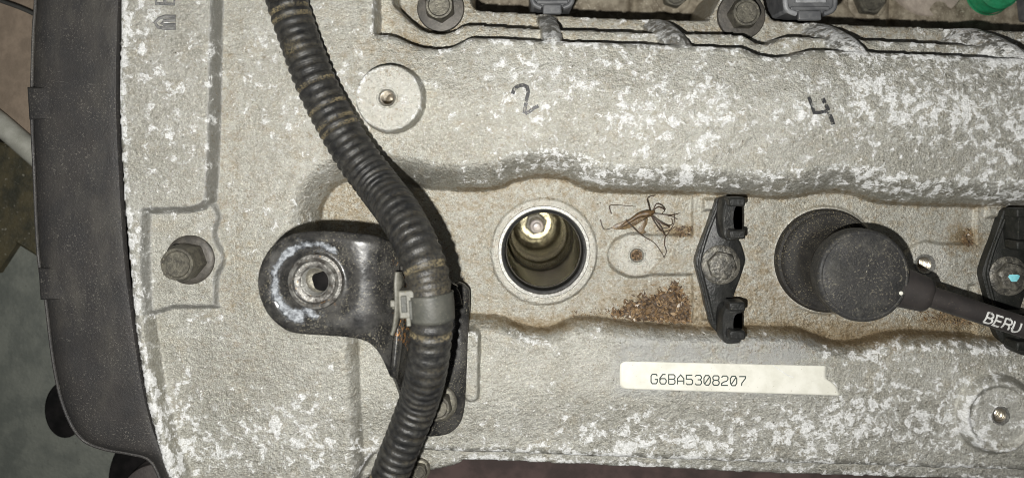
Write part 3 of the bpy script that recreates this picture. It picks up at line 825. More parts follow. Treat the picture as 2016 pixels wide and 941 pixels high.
foot = catmull([(893, 562), (905, 558), (918, 566), (924, 584), (921, 660), (918, 740), (914, 800), (905, 834), (885, 853), (860, 859), (836, 858), (826, 840), (832, 780), (850, 700), (868, 640), (884, 600)], 4, True)
mb = MB(); mb.prism([W(p[0], p[1], 60)[:2] for p in foot], 42, 61, 4, 4)
n_ = len(mb.v); build('foot_plate', mb, M['bracket'], br, smooth=50, attrs={'oxide': [0.18]*n_, 'rust': [0.05]*n_})
hook = catmull([(896, 560), (893, 568), (899, 580), (903, 600)], 5)
mb = MB(); mb.tube([W(p[0], p[1], 78) for p in hook], 7, 10); n_ = len(mb.v)
build('edge_lip', mb, M['bracket'], br, attrs={'oxide': [0.35]*n_, 'rust': [0]*n_})
hex_bolt('flange_bolt', 'grey hex bolt in the bracket foot, half hidden by the conduit', 864, 792, 61, 35, 27, 34, mflange='steel', ph=0.2)

# ------------------------------------------------------------------ corrugated conduit
pathpx = [(524, -190, 84), (534, -130, 90), (548, -70, 96), (556, -30, 100), (570, 20, 106), (590, 80, 112), (620, 160, 122), (656, 232, 134), (700, 306, 150), (745, 366, 175), (788, 424, 235), (820, 484, 278), (840, 540, 298),
          (848, 600, 302), (848, 660, 296), (841, 720, 276), (826, 785, 232), (803, 845, 214), (779, 905, 200), (757, 965, 190), (735, 1030, 172), (712, 1100, 140), (690, 1180, 90), (672, 1260, 30)]
C = catmull([W(*p) for p in pathpx], 60)
seg = np.r_[0, np.cumsum(np.linalg.norm(np.diff(C, axis=0), axis=1))]
Ls = np.arange(0, seg[-1], 1.5)
C = np.stack([np.interp(Ls, seg, C[:, k]) for k in range(3)], 1)
PITCH = 16.0
def wave(l):
    u = (l % PITCH)/PITCH
    return 1.25*np.clip(1.5*np.cos(2*np.pi*u), -1, 1)
amp = 0.65+0.5*np.interp(Ls, np.arange(0, 2400, 24), np.random.default_rng(9).random(100))
pyc = NY-C[:, 1]*H/(H-C[:, 2])
rb = np.interp(pyc, [-50, 100, 400, 560, 680, 950], [36.6, 36.6, 36.2, 35.0, 33.0, 32.5])
rad = rb+0.5*np.sin(Ls/70)+amp*wave(Ls+3*np.sin(Ls/90)+1.5*np.sin(Ls/23))
hose = MB(); nh = 48; hose.tube(C, rad, nh)
dust = np.zeros((len(Ls), nh))
ang = np.linspace(0, 2*np.pi, nh, endpoint=False)
ring_id = np.floor(Ls/PITCH).astype(int); rr = np.random.default_rng(5).random(ring_id.max()+2)
groove = wave(Ls+3*np.sin(Ls/90)) < 0.3
for i in range(len(Ls)):
    k = rr[ring_id[i]]
    base = 0.03+(0.16*k**3 if groove[i] else 0.0)
    if k > 0.87: base = 0.8 if groove[i] else 0.08
    dust[i] = base*(0.6+0.4*np.sin(ang*2+k*9))
pyc = NY-C[:, 1]*H/(H-C[:, 2])
dust += (0.09*np.exp(-((pyc-560)/45)**2))[:, None]+(0.35*np.exp(-((pyc-100)/14)**2))[:, None]*np.exp(-((ang-2.0)/0.5)**2)[None]
hb = W(560, -70, 34)
o = build('corrugated_conduit', hose, M['hose'], base=tuple(C[0]), attrs={'dust': dust.ravel()}, smooth=80)
tag(o, 'dusty black corrugated wiring conduit curving down across the valve cover', 'conduit')

# ------------------------------------------------------------------ strap round the conduit
i0 = int(np.argmin(np.abs(pyc-577))); i1 = int(np.argmin(np.abs(pyc-627)))
st = thing('cable_strap', 'grey nylon strap with buckle clamping the conduit to the bracket', 'strap', tuple(W(800, 600, 180)))
sub = C[i0:i1+1:3]
mb = MB(); P0 = sub.copy()
mb.tube(P0, 37.6, 56, cap=False)
build('band', mb, M['strap'], st, solid=2.4)
bcn = W(803, 596, 312)
mb = MB(); mb.box(bcn, (26, 44, 30), 0.06)
bk = build('buckle', mb, M['strap_light'], st, bevel=2.5)
mb = MB(); mb.box(bcn+np.array([-4, 1, 16]), (9, 26, 6), 0.06); mb.box(bcn+np.array([7, -8, 16]), (5, 30, 7), 0.06)
build('latch_tooth', mb, M['strap'], bk, bevel=1)
mb = MB(); mb.box(bcn+np.array([3, -27, 12]), (7, 14, 8), 0.06); build('strap_tail', mb, M['strap_light'], bk, bevel=1.2)
fpl = catmull([(782, 536), (778, 556), (779, 590), (779, 620), (775, 650), (772, 660)], 4)
fpr = catmull([(790, 534), (796, 550), (795, 575), (792, 600), (788, 630), (776, 664)], 4)
mb = MB(); vs_ = []
for a, b in zip(fpl, fpr): vs_ += [W(a[0], a[1], 266), W((a[0]+b[0])/2+0, (a[1]+b[1])/2, 258), W(b[0], b[1], 245)]
mb.add(vs_, [(3*i+k, 3*i+k+3, 3*i+k+4, 3*i+k+1) for i in range(len(fpl)-1) for k in range(2)])
build('clip_fin', mb, M['strap_light'], st, solid=4)
mb = MB(); mb.box(W(774, 597, 262), (9, 12, 10)); mb.box(W(775, 606, 260), (5, 4, 8)); build('clip_stud', mb, M['strap_light'], st, bevel=2)

# ------------------------------------------------------------------ lead clips
def lead_clip(label, dx, dy, mat, bolt_label, paint):
    c = W(1418+dx, 520+dy, 8)
    t = thing('lead_clip', label, 'clip', tuple(c), 'clips between the plug wells')
    def L(px, py, z): return W(px+dx, py+dy, z)
    outl = [(1408, 402), (1416, 390), (1444, 388), (1450, 410), (1450, 462), (1458, 480), (1466, 505), (1466, 520), (1456, 552), (1444, 585), (1438, 630), (1440, 662), (1426, 668), (1408, 650), (1396, 630), (1384, 575), (1372, 530), (1371, 508), (1386, 466), (1396, 440)]
    outl = catmull(outl, 2, True)
    mb = MB(); mb.prism([L(p[0], p[1], 30)[:2] for p in outl], 8, 30, 5, 3)
    build('plate', mb, M[mat], t, smooth=50)
    # raised edge rib on both flanks
    for rp in ([(1412, 410), (1392, 462), (1379, 508), (1380, 530), (1392, 580), (1404, 632)],):
        mb = MB(); mb.tube([L(p[0], p[1], 31) for p in catmull(rp, 5)], 3.5, 8); build('edge_rib', mb, M[mat], t)
    # two U-shaped cradles, each with a back wall and two inward lugs
    for (ya, yb) in ((386, 470), (592, 668)):
        mb = MB()
        yc = (ya+yb)/2
        inner = [(1436, ya+26), (1424, ya+30), (1421, yc), (1424, yb-28), (1436, yb-24)]
        o3 = [L(1444, ya+3, 30), L(1416, ya+5, 30), L(1409, yc, 30), L(1416, yb-4, 30), L(1444, yb-3, 30)]
        i3 = [L(1450, ya+17, 30), L(1438, ya+20, 30), L(1434, yc, 30), L(1438, yb-20, 30), L(1450, yb-17, 30)]
        oc = catmull([p[:2] for p in o3], 5); ic = catmull([p[:2] for p in i3], 5)
        poly = np.vstack([oc, ic[::-1]])
        mb.prism(poly, 26, 74, 2.5, 3)
        cr = build('cradle', mb, M[mat], t, smooth=40)
        for yy in (ya+11, yb-9):
            p = L(1452, yy+1, 98); p[2] = 88
            mb = MB(); mb.box((p[0], p[1], 78), (30, 17, 40)); build('lug', mb, M[mat], t, bevel=3.5)
    bt = hex_bolt('clip_bolt', bolt_label, 1418+dx, 521+dy, 30, 38, 29, 18, None, 'grease_bolt', 'grease_bolt', ph=0.3, flange_h=6, paint=paint, dome=True)
    return t
lead_clip('black plastic lead clip on the valley floor between open well and rubber boot', 0, 0, 'clip', 'greasy hex bolt in the middle of the clip beside the open well', False)
lead_clip('black plastic lead clip crossed by the ignition lead', 566, 22, 'clip_oily', 'bolt with a pale blue paint dab in the clip under the lead', True)

# ------------------------------------------------------------------ ignition lead with rubber boot
gc = W(1625, 512, 4)
ld = thing('ignition_lead', 'black ignition lead with round rubber boot plugged into the closed well', 'ignition lead', tuple(gc))
mb = MB(); mb.lathe(gc, [(101, -1), (101, 8), (97, 14), (92, 15), (88, 12.5), (80, 13.5), (66, 19), (60, 26), (54, 44), (50, 60)], 96)
build('grommet', mb, M['rubber_dusty'], ld)
capz = 168.0; cc = W(1702, 543.5, capz)
mb = MB(); mb.tube([(gc[0], gc[1], 30), (gc[0]+1, gc[1]-1, 70), (cc[0], cc[1], 135)], [52, 48, 50], 48, cap=False)
build('neck', mb, M['rubber_dusty'], ld)
mb = MB(); mb.lathe((cc[0], cc[1], 0), [(40, 116), (70, 118), (79, 122), (81.5, 130), (82, 160), (81, 164.5), (78.5, 167.4), (75, 168.2), (73.5, 167.6), (72, 168.3), (40, 168.7), (0.5, 168.7)], 96)
cap = build('cap', mb, M['rubber'], ld)
mb = MB(); p = W(1774, 577, 169); mb.lathe((p[0], p[1], 168.4), [(3.6, -1), (3.4, 0.8), (2, 1.3), (0.1, 1.3)], 16); build('mould_pip', mb, M['paper'], cap)
mb = MB()
mb.ribbon([(1727, 477), (1722, 493), (1713, 514), (1704, 540), (1701, 552)], 1.8, lambda x, y: tuple(W(x, y, 168.9)), 4, 1)
build('scratch', mb, M['scuff'], cap)
cz = 146.0
d_ = np.array([1.0, 0.327])/math.hypot(1, 0.327)
def cpt(t, z): return W(1833+d_[0]*t, 584+d_[1]*t, z)
sp = [cpt(-75, cz-8), cpt(-55, cz-6), cpt(-25, cz-4), cpt(-12, cz-2), cpt(-4, cz), cpt(0, cz)]
mb = MB(); mb.tube(sp, [38, 36, 33, 31.5, 27, 19], 32, True, 0.8); build('elbow', mb, M['lead'], ld, smooth=60)
path = [cpt(-12, cz), cpt(40, cz), cpt(90, cz+1), cpt(140, cz+2), cpt(200, cz+4), cpt(280, cz+6), cpt(380, cz+8)]
CR = 19.2
mb = MB(); CP = catmull(path, 10); mb.tube(CP, CR, 36); cb = build('cable', mb, M['lead'], ld)
# printed name on the lead
def cable_fn(s, t):          # s along the cable in picture units from its start, t across
    i = s; p = cpt(i, cz); zc = np.interp(i, [-12, 40, 90, 140, 200, 280, 380], [cz, cz, cz+1, cz+2, cz+4, cz+6, cz+8])
    p = cpt(i, zc); k = (H-zc)/H
    nrm = np.array([d_[1], d_[0], 0.0])   # world-space across direction (picture y points down)
    off = t*k*0.97; a = max(-0.95, min(0.95, off/CR)); a = math.asin(a)
    r = CR+0.35
    q = p+nrm*math.sin(a)*r; q[2] = zc+math.cos(a)*r
    return tuple(q)
def arc(cx, cy, rx, ry, a0, a1, n=8): return [(cx+rx*math.cos(math.radians(a0+(a1-a0)*i/n)), cy+ry*math.sin(math.radians(a0+(a1-a0)*i/n))) for i in range(n+1)]
hgt = 21.0
GL = {'B': [[(0, 0), (0, hgt)], [(0, hgt), (7, hgt)]+arc(7, hgt*0.76, 5, hgt*0.24, 90, -90)+[(0, hgt*0.52)], [(0, hgt*0.52), (8, hgt*0.52)]+arc(8, hgt*0.26, 5.6, hgt*0.26, 90, -90)+[(0, 0)]],
      'E': [[(13, hgt), (0, hgt), (0, 0), (13, 0)], [(0, hgt*0.52), (11.5, hgt*0.52)]],
      'R': [[(0, 0), (0, hgt)], [(0, hgt), (8, hgt)]+arc(8, hgt*0.75, 5.5, hgt*0.25, 90, -90)+[(0, hgt*0.5)], [(8, hgt*0.5), (11.5, hgt*0.3), (13.5, 0)]],
      'U': [[(0, hgt), (0, 7)]+arc(6.8, 7, 6.8, 7, 180, 360)+[(13.6, hgt)]]}
s0 = 103.5
for ch, adv in (('B', 0), ('E', 18.8), ('R', 36.6), ('U', 55.0)):
    mb = MB()
    for j, stq in enumerate(GL[ch]):
        mb.ribbon([(s0+adv+x, y-hgt*0.5-4.5) for x, y in stq], 3.6, (lambda jj: lambda s, t: tuple(np.array(cable_fn(s, t))+np.array([0, 0, 0.12*jj])))(j), 1.5, 2)
    build('letter', mb, M['worn_white'], cb)

# ------------------------------------------------------------------ engine number label
lz = 40.0
def lab(px, py, dz=0.9):
    p = W(px, py, lz); z = hz(p[0], p[1]); p = W(px, py, z); return (p[0], p[1], z+dz)
lo = [(1232, 711), (1300, 713), (1400, 715), (1500, 717), (1560, 718), (1627, 720), (1626, 733), (1627, 744), (1632, 749), (1638, 752), (1645, 757), (1649, 764), (1653, 772), (1655, 778), (1560, 775), (1500, 773), (1400, 770), (1300, 767), (1232, 765), (1225, 762), (1221, 755), (1220, 740), (1222, 720), (1226, 714)]
lb = thing('number_label', 'white paper number label with a torn right end on the cover', 'label', lab(1430, 745, 0))
# paper: rows follow the gentle curve of the bank
mb = MB(); nxl, nyl = 60, 10; vs_ = []
def edge_x(v):
    lx = 1220+(12*(1-math.sqrt(max(0, 1-((v-0.78)/0.22)**2))) if v > 0.78 else (12*(1-math.sqrt(max(0, 1-((0.22-v)/0.22)**2))) if v < 0.22 else 0))
    ys = [0, 0.4, 0.46, 0.52, 0.6, 0.72, 0.86, 1.0]; xs = [1627, 1626, 1628, 1634, 1641, 1648, 1651, 1655]
    return lx, float(np.interp(v, ys, xs))
for j in range(nyl*2+1):
    v = j/(nyl*2); x0, x1 = edge_x(v)
    for i in range(nxl+1):
        x = x0+(x1-x0)*i/nxl
        y0 = 710.5+(x-1232)*0.0235; y1 = 765+(x-1232)*0.031
        vs_.append(lab(x, y0+(y1-y0)*v, 1.0))
w_ = nxl+1
mb.add(vs_, [(j*w_+i, (j+1)*w_+i, (j+1)*w_+i+1, j*w_+i+1) for j in range(nyl*2) for i in range(nxl)])
pp = build('paper', mb, M['paper'], lb, solid=0.6)
mb = MB(); mb.ribbon([(1521, 718), (1530, 724), (1540, 731), (1550, 738), (1562, 742)], 1.8, lambda x, y: lab(x, y, 1.5), 4, 1); build('crease', mb, M['white_print'], pp)
SEGC = {'G': [[(1, .8), (.8, 1), (.2, 1), (0, .8), (0, .2), (.2, 0), (.8, 0), (1, .2), (1, .45), (.6, .45)]],
        '6': [[(.9, 1), (.45, 1), (0, .6), (0, .2), (.2, 0), (.8, 0), (1, .2), (1, .4), (.8, .56), (.2, .56), (0, .4)]],
        'B': [[(0, 0), (0, 1), (.8, 1), (1, .85), (1, .68), (.8, .53), (.05, .53)], [(.8, .53), (1, .38), (1, .15), (.8, 0), (.05, 0)]],
        'A': [[(0, 0), (0, .62), (.5, 1), (1, .62), (1, 0)], [(.08, .36), (.92, .36)]],
        '5': [[(.95, 1), (0, 1), (0, .58), (.75, .58), (1, .42), (1, .17), (.8, 0), (.15, 0), (0, .14)]],
        '3': [[(0, .86), (.18, 1), (.8, 1), (1, .84), (1, .68), (.8, .53), (.4, .53)], [(.8, .51), (1, .38), (1, .16), (.8, 0), (.18, 0), (0, .14)]],
        '0': [[(.25, 0), (0, .25), (0, .75), (.25, 1), (.75, 1), (1, .75), (1, .25), (.75, 0), (.25, 0)], [(.12, .14), (.88, .86)]],
        '8': [[(.2, .53), (.02, .68), (.02, .86), (.2, 1), (.8, 1), (.98, .86), (.98, .68), (.8, .53), (.2, .53)], [(.2, .51), (0, .36), (0, .16), (.2, 0), (.8, 0), (1, .16), (1, .36), (.8, .51)]],
        '2': [[(0, .82), (.2, 1), (.8, 1), (1, .84), (1, .64), (.8, .46), (.3, .36), (0, .2), (0, 0), (1, 0)]],
        '7': [[(0, .98), (1, .98), (1, .8), (.42, .3), (.36, 0)]]}
for i, ch in enumerate('G6BA5308207'):
    x0 = 1281.5+i*17.35; yb = 754.5+i*0.42
    mb = MB()
    for j, stq in enumerate(SEGC[ch]):
        mb.ribbon([(x0+x*12.4, yb-y*18.6) for x, y in stq], 2.3, (lambda jj: lambda x, y: lab(x, y, 1.4+0.12*jj))(j), 6, 1)
    build('letter', mb, M['ink'], pp)

# ------------------------------------------------------------------ dead crane fly
fz = 10
fl_base = W(1268, 425, 2)
fly = thing('dead_crane_fly', 'dried brown crane fly with tangled thin legs above the oval boss', 'insect', tuple(fl_base))
mb = MB()
bp = catmull([W(*p) for p in ((1216, 450, 6), (1228, 443, 9), (1245, 432, 11), (1258, 424, 12), (1270, 421, 13), (1281, 420, 13), (1288, 415, 11))], 4)
mb.tube(bp, np.interp(np.linspace(0, 1, len(bp)), [0, .2, .4, .6, .75, .88, 1], [2, 3.4, 4.5, 6.5, 7.2, 5, 1.8]), 12)
build('body', mb, M['insect'], fly)
for wp in ([(1280, 424), (1262, 437), (1238, 450), (1212, 452), (1206, 446), (1222, 438), (1250, 428)], [(1274, 428), (1274, 440), (1268, 452), (1272, 458), (1262, 460), (1254, 455), (1262, 444), (1266, 432)]):
    mb = MB(); mb.prism([W(p[0], p[1], 9)[:2] for p in catmull(wp, 4, True)], 8.2, 9.4, 0.4, 0.2); build('wing', mb, M['wing'], fly)
legs = [[(1281, 419, 12), (1276, 400, 22), (1274, 392, 26), (1280, 387, 20), (1290, 385, 10)],
        [(1284, 420, 12), (1300, 422, 16), (1320, 424, 18), (1338, 420, 6)],
        [(1284, 416, 12), (1296, 408, 18), (1308, 414, 20), (1304, 422, 12), (1322, 426, 5), (1334, 432, 3)],
        [(1286, 426, 11), (1300, 446, 20), (1310, 464, 16), (1318, 455, 12), (1327, 438, 9), (1327, 418, 6)],
        [(1284, 428, 11), (1302, 440, 18), (1318, 447, 12), (1306, 450, 8), (1292, 456, 4)],
        [(1232, 432, 10), (1246, 448, 18), (1268, 466, 14), (1290, 480, 11), (1309, 508, 9)],
        [(1310, 464, 16), (1308, 480, 12), (1312, 496, 11), (1306, 507, 9)],
        [(1286, 414, 11), (1292, 402, 15), (1302, 404, 15), (1310, 412, 10)],
        [(1204, 421, 1.5), (1200, 406, 3), (1215, 404, 3.5), (1252, 407, 2.5)],
        [(1284, 424, 11), (1296, 434, 16), (1316, 444, 14), (1324, 440, 8), (1322, 430, 4)],
        [(1282, 424, 10), (1290, 440, 15), (1304, 456, 12), (1320, 452, 6), (1330, 446, 3)],
        [(1182, 432, 1.5), (1186, 446, 3), (1192, 452, 2.5), (1210, 447, 2)]]
for lp in legs:
    pts = catmull([W(*p) for p in lp], 5)
    mb = MB(); mb.tube(pts, np.linspace(1.25, 0.65, len(pts)), 6); build('leg', mb, M['insect_leg'], fly)

# ------------------------------------------------------------------ dry chaff (uncountable)
def chaff_mat():
    t = NT('dry chaff')
    at = t.node('ShaderNodeAttribute'); at.attribute_name = 'tone'
    r = t.node('ShaderNodeValToRGB'); t.link(at.outputs['Fac'], r.inputs[0])
    e = r.color_ramp.elements; e[0].color = (0.03, 0.018, 0.009, 1); e[1].color = (0.50, 0.45, 0.38, 1)
    for p_, c_ in ((0.45, (0.085, 0.05, 0.022, 1)), (0.8, (0.17, 0.105, 0.048, 1)), (0.96, (0.27, 0.18, 0.09, 1))):
        k = e.new(p_); k.color = c_
    t.color(r.outputs[0]); t.rough(0.6); return t.m
M['chaff'] = chaff_mat()
def chaff(label, poly, n, hmax, smin, smax, seed, name='chaff_pile'):
    R = random.Random(seed); P = np.array(poly, float); lo_, hi_ = P.min(0), P.max(0)
    mb = MB(); tone = []; k = 0; guard = 0; cen = P.mean(0)
    while k < n and guard < n*30:
        guard += 1
        x, y = R.uniform(lo_[0], hi_[0]), R.uniform(lo_[1], hi_[1])
        sd = float(sdpoly(np.array([[x]]), np.array([[y]]), P)[0, 0])
        if sd > 0 and R.random() > math.exp(-sd/3): continue
        k += 1
        dep = min(1, max(0, -sd)/12)
        z0 = hz(*W(x, y, 2)[:2]); z = z0+0.8+R.random()*hmax*dep
        c = W(x, y, z); a = R.uniform(0, 6.283); L = R.uniform(smin, smax); wd = L*R.uniform(0.18, 0.5)
        ca, sa = math.cos(a), math.sin(a); tl = R.uniform(-0.55, 0.55); cu = R.uniform(-0.35, 0.5)*L
        vs_ = []
        for u, wf in ((-1, 0.15), (-0.3, 1.0), (0.35, 0.85), (1, 0.1)):
            for v in (-1, 1):
                lx, ly = u*L/2, v*wd/2*wf
                lz_ = lx*tl+cu*(0.4-u*u*0.4)+abs(v)*R.uniform(-0.2, 0.3)*wd
                vs_.append((c[0]+lx*ca-ly*sa, c[1]+lx*sa+ly*ca, max(z0+0.4, c[2]+lz_)))
        mb.add(vs_, [(0, 2, 3, 1), (2, 4, 5, 3), (4, 6, 7, 5)])
        tn = R.random()*0.95
        if R.random() < 0.008: tn = 1.0
        tone += [tn]*8
    c = W(cen[0], cen[1], 0)
    o = build(name, mb, M['chaff'], base=tuple(c), smooth=0, attrs={'tone': tone})
    o['kind'] = 'stuff'; o['label'] = label; o['category'] = 'debris'
    return o
chaff('heap of dry brown chaff in the recess below the oval boss', [(1204, 617), (1226, 612), (1240, 596), (1252, 600), (1266, 584), (1290, 588), (1300, 576), (1314, 580), (1324, 557), (1330, 560), (1338, 580), (1350, 586), (1354, 604), (1360, 630), (1340, 634), (1322, 630), (1300, 634), (1276, 625), (1250, 627), (1232, 620)], 1300, 7, 3, 15, 3)
chaff('fine crumbs scattered round the chaff heap', [(1180, 610), (1240, 570), (1330, 545), (1362, 560), (1362, 636), (1200, 628)], 160, 0.5, 1.5, 5, 12, 'chaff_crumbs')
chaff('small brown tuft of chaff beside the crane fly legs', [(1330, 452), (1345, 446), (1364, 450), (1362, 464), (1340, 466)], 70, 4, 3, 9, 4)
chaff('brown tuft of chaff in the recess beside the second clip', [(1893, 468), (1906, 450), (1916, 462), (1912, 484), (1898, 482)], 70, 4, 3, 9, 5)
chaff('thin scatter of chaff under the ignition lead', [(1812, 612), (1850, 614), (1910, 626), (1915, 640), (1860, 636), (1815, 626)], 110, 3, 3, 8, 6)
chaff('sparse crumbs along the lower edge of the valley', [(1120, 612), (1200, 606), (1210, 622), (1130, 622)], 60, 1, 2, 5, 8)
chaff('crumbs of dirt in the blocked screw hole', [(1246, 495), (1262, 495), (1264, 511), (1246, 511)], 40, 2, 3, 8, 9)

# ------------------------------------------------------------------ timing cover at the left end
LEFT = [(70, -140), (68, 0), (64, 60), (61, 165), (61, 240), (65, 330), (70, 450), (76, 525), (88, 592), (96, 660), (106, 730), (120, 790), (140, 838), (165, 868), (205, 884), (250, 892), (292, 905), (316, 950), (350, 1050)]
RIGHT = [(240, -140), (240, 0), (238, 60), (236, 165), (237, 240), (241, 330), (248, 450), (254, 525), (262, 592), (271, 660), (281, 725), (291, 780), (301, 822), (307, 845), (313, 865), (318, 880), (326, 905), (341, 950), (372, 1050)]
tm = thing('timing_cover', 'dusty black plastic timing belt cover at the end of the valve cover', 'timing cover', tuple(W(150, 500, -300)))
Lc, Rc = catmull(LEFT, 6), catmull(RIGHT, 6)
ncs = 22; vs_ = []
for a, b in zip(Lc, Rc):
    wd = np.linalg.norm(b-a)
    vs_.append(W(a[0]+4, a[1]-2, -260))
    vs_.append(W(a[0], a[1], -5))
    for i in range(ncs+1):
        s = i/ncs; p = a+(b-a)*s
        e0, e1 = s*wd, (1-s)*wd
        z = 54-36*math.exp(-(e0/9))-10*math.exp(-e1/4)-14*(1-s)**2
        vs_.append(W(p[0], p[1], z))
    vs_.append(W(b[0]+3, b[1], -260))
nn = ncs+4; mb = MB()
mb.add(vs_, [(j*nn+i, (j+1)*nn+i, (j+1)*nn+i+1, j*nn+i+1) for j in range(len(Lc)-1) for i in range(nn-1)])
tb = build('shell', mb, M['timing'], tm, smooth=50)
mb = MB()
rim = [W(p[0]+2, p[1], 24) for p in Lc]; mb.tube(rim, 3.2, 8); build('edge_bead', mb, M['timing'], tm)
for (x0, y0, y1, x1) in ((54, 172, 236, 160), (76, 527, 590, 178)):
    prof = [(x0, y0), (x0+30, y0+0.5), (x1, y0+1), (x1+6, (y0+y1)/2), (x1, y1-1), (x0+30, y1), (x0+4, y1)]
    mb = MB(); vs_ = []
    for zz, ins in ((-40, 0), (17, 0), (21, 2.5)):
        for k, p in enumerate(prof):
            f = (p[0]-x0)/(x1-x0)
            z = zz if zz < 0 else zz+20+f*9
            cx = x0+50; cyy = (y0+y1)/2
            vs_.append(W(p[0]+np.sign(cx-p[0])*ins, p[1]+np.sign(cyy-p[1])*ins, z))
    m_ = len(prof); mb.add(vs_, [(j*m_+(k+1) % m_, j*m_+k, (j+1)*m_+k, (j+1)*m_+(k+1) % m_) for j in range(2) for k in range(m_)]+[tuple(2*m_+k for k in range(m_))[::-1]])
    build('raised_rib', mb, M['timing'], tm, smooth=35)
mb = MB(); mb.tube([W(p[0]+6, p[1], 40) for p in Rc], 2.0, 8); build('gasket', mb, M['gasket'], tm)

# ------------------------------------------------------------------ what is seen past the timing cover
def sheet(pts, n=8):
    return pts
mb = MB(); z0 = -330
P_ = [W(-260, 420, z0-40), W(160, 420, z0), W(420, 960, z0), W(420, 1240, z0), W(-260, 1240, z0-40)]
mb.prism([p[:2] for p in P_], z0-20, z0, 5, 3)
o = build('inner_fender', mb, M['panel'], base=tuple(W(60, 800, z0-20))); tag(o, 'flat grey green panel below the timing cover', 'panel')
mb = MB(); P_ = [W(-260, -200, -250), W(160, -200, -250), W(160, 360, -250), W(-260, 90, -250)]
mb.prism([p[:2] for p in P_], -275, -250, 6, 6)
o = build('bay_shelf', mb, M['panel_brown'], base=tuple(W(0, 100, -275))); tag(o, 'dusty brown shelf beyond the timing cover', 'panel')
mb = MB(); pts = catmull([W(-200, -90, -200), W(-60, -18, -200), (W(0, 2, -200)), W(70, 30, -205), W(170, 90, -210)], 5); mb.tube(pts, 4.5, 10)  # dark tube drawn as the seam line of the shelf
o = build('bay_seam', mb, M['floor'], base=tuple(W(0, 2, -215))); tag(o, 'thin dark seam running across the brown shelf', 'strip')
mb = MB(); pts = catmull([W(-220, 60, -225), W(-60, 196, -225), W(0, 244, -225), W(60, 296, -225), W(170, 392, -225)], 5); mb.tube(pts, 24, 24)
o = build('pale_pipe', mb, M['pipe'], base=tuple(W(0, 244, -245))); tag(o, 'pale grey pipe slanting behind the timing cover', 'pipe')
mb = MB(); P_ = [W(-260, 200, -300), W(160, 330, -300), W(160, 560, -300), (W(30, 480, -300)), W(-10, 540, -300), W(-260, 600, -300)]
mb.prism([p[:2] for p in P_], -330, -300, 6, 6)
o = build('oily_shelf', mb, M['moss'], base=tuple(W(0, 400, -330))); tag(o, 'dark oily shelf under the slanting pale pipe', 'panel')
mb = MB(); c = W(128, 806, -300)  # black oval painted in for a dark hole behind the timing cover
mb.lathe((c[0], c[1], -300), [(66, -30), (66, 0), (58, 6), (1, 7)], 48, rfun=lambda a, z: 0.72/math.sqrt(math.cos(a)**2+(0.72*math.sin(a))**2))
o = build('dark_hole_disc', mb, M['black'], base=tuple(c)+tuple() if False else (c[0], c[1], -330)); tag(o, 'black oval disc standing in for a dark hole in the grey green panel', 'dark disc')
pu = thing('belt_pulley', 'dark belt pulley showing under the end of the timing cover', 'pulley', tuple(W(300, 985, -300)))
c = W(305, 985, -150)
mb = MB(); mb.lathe((c[0], c[1], -150), [(1, 0), (70, 0), (76, -3), (78, -12), (74, -20), (78, -28), (78, -60)], 64); build('rim', mb, M['pulley'], pu)
mb = MB(); mb.lathe((c[0], c[1], -290), [(150, 0), (150, 40), (140, 46), (1, 46)], 64); build('dark_gap_disc', mb, M['black'], pu)  # disc coloured black to paint the dark gap round the pulley

# ------------------------------------------------------------------ beyond the upper flange: manifold, connectors, injectors
mz = -360
mxs = np.arange(880, 2300, 6.0); mys = np.arange(-260, 110, 6.0)
GX, GY = np.meshgrid(mxs, mys); base_ = np.stack([(GX-NX)*(H-mz)/H, -(GY-NY)*(H-mz)/H], -1)
Zm = mz+10*vnoise(GX, GY, 60, 2)+5*vnoise(GX, GY, 18, 4)+22*np.exp(-((GX-1835)/70)**2)*np.exp(-((GY-0)/90)**2)-26*np.exp(-((GX-1760)/9)**2)-20*np.exp(-((GX-1250)/10)**2)
mb = MB(); r_, c_ = GX.shape
mb.v = [tuple(p) for p in np.stack([base_[..., 0], base_[..., 1], Zm], -1).reshape(-1, 3)]
mb.f = [(j*c_+i, (j+1)*c_+i, (j+1)*c_+i+1, j*c_+i+1) for j in range(r_-1) for i in range(c_-1)]
o = build('intake_manifold', mb, M['manifold'], base=tuple(W(1450, 0, mz-40)), solid=40); tag(o, 'grimy brown intake manifold casting beyond the cover flange', 'manifold')
mb = MB(); c = W(1830, -30, -350); mb.lathe((c[0], c[1], -378), [(82, 0), (82, 30), (76, 38), (30, 41), (1, 41)], 56)
o = build('runner_boss', mb, M['runner'], base=(c[0], c[1], -378)); tag(o, 'round pale pinkish casting boss beside the green injector', 'boss')
hex_bolt('manifold_bolt', 'recessed hex bolt on the manifold right of the small connector', 1325, -6, -356, 42, 32, 30, 'bolts on the manifold', mflange='manifold', ph=0.2)
hex_bolt('manifold_bolt', 'recessed hex bolt on the manifold right of the large connector', 1706, 5, -356, 46, 36, 32, 'bolts on the manifold', mflange='manifold', ph=0.4)

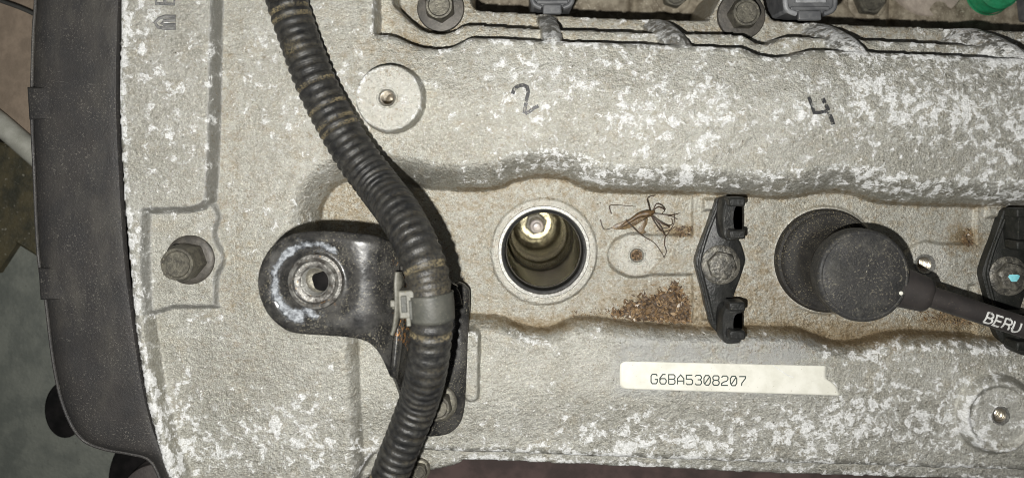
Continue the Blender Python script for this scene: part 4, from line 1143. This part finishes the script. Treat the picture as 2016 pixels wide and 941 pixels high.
def injector(name, label, px, py, r, hgt_):
    c = W(px, py, -330); t = thing(name, label, 'injector', (c[0], c[1], -365), 'green fuel injectors')
    mb = MB(); mb.lathe((c[0], c[1], -365), [(r, 0), (r, hgt_*0.55), (r*0.93, hgt_*0.62), (r*0.93, hgt_*0.9), (r*0.8, hgt_), (1, hgt_)], 40)
    build('body', mb, M['green'], t)
    mb = MB(); mb.lathe((c[0], c[1], -365), [(r+3, hgt_*0.2), (r+5, hgt_*0.26), (r+3, hgt_*0.32)], 40); build('collar', mb, M['green'], t)
    return t
injector('fuel_injector', 'large green injector body beside the pale boss', 1955, -18, 52, 70)
injector('fuel_injector', 'sliver of green injector left of the large grey connector', 1520, -14, 30, 55)
mb = MB(); c = W(2070, 0, -330); mb.box((c[0], c[1], -335), (130, 90, 60), 0.1)
o = build('injector_connector', mb, M['conn'], base=(c[0], c[1], -365), bevel=8); tag(o, 'dark grey plug body at the right of the green injector', 'connector')

def connector(label, px, py, w, big):
    zc = -76.0; k = (H-zc)/H
    c = W(px, py, zc)
    t = thing('wiring_connector', label, 'connector', (c[0], c[1], -360), 'injector wiring connectors')
    mb = MB(); mb.box((c[0], c[1]+34*k, zc-140), (w*0.94*k, 70*k, 290)); build('housing', mb, M['conn'], t, bevel=6)
    for sx in (-1, 1):
        mb = MB(); mb.tube(catmull([(c[0]+sx*w*0.44*k, c[1]+70, zc+6), (c[0]+sx*w*0.45*k, c[1]+20, zc+8), (c[0]+sx*w*0.40*k, c[1]+4, zc+8), (c[0]+sx*w*0.25*k, c[1]-3, zc+6)], 5), 5.5, 10)
        build('guard_rail', mb, M['conn_light'] if big and sx < 0 else M['conn'], t)
    mb = MB(); mb.box((c[0], c[1]+24*k, zc+9), (w*0.56*k, 13, 10)); mb.box((c[0]-w*0.2*k, c[1]+36*k, zc+9), (w*0.15, 18, 10)); mb.box((c[0]+w*0.2*k, c[1]+36*k, zc+9), (w*0.15, 18, 10))
    build('latch', mb, M['conn_light'], t, bevel=2)
    mb = MB(); mb.box((c[0], c[1]-6*k, zc+3), (w*0.42*k, 20, 12)); tg = build('release_tab', mb, M['conn'], t, bevel=3)
    mb = MB(); mb.box((c[0], c[1]+8*k, zc+5), (w*0.7*k, 8, 9)); build('cross_bar', mb, M['conn'], t, bevel=2)
connector('small grey wiring connector above the cast web by the digit 2', 1087, 14, 88, False)
connector('large grey wiring connector with pale latch above the digit 4', 1592, 26, 108, True)

# ------------------------------------------------------------------ below the lower edge: dark exhaust side
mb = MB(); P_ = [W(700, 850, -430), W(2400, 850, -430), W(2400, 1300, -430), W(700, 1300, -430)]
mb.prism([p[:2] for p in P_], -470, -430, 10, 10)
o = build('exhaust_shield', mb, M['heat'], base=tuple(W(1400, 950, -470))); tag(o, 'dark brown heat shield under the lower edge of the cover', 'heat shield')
hex_bolt('edge_bolt', 'small flanged bolt on the lower lip beside the end of the conduit', 826, 922, -20, 22, 17, 20, mflange='steel', ph=0.3)
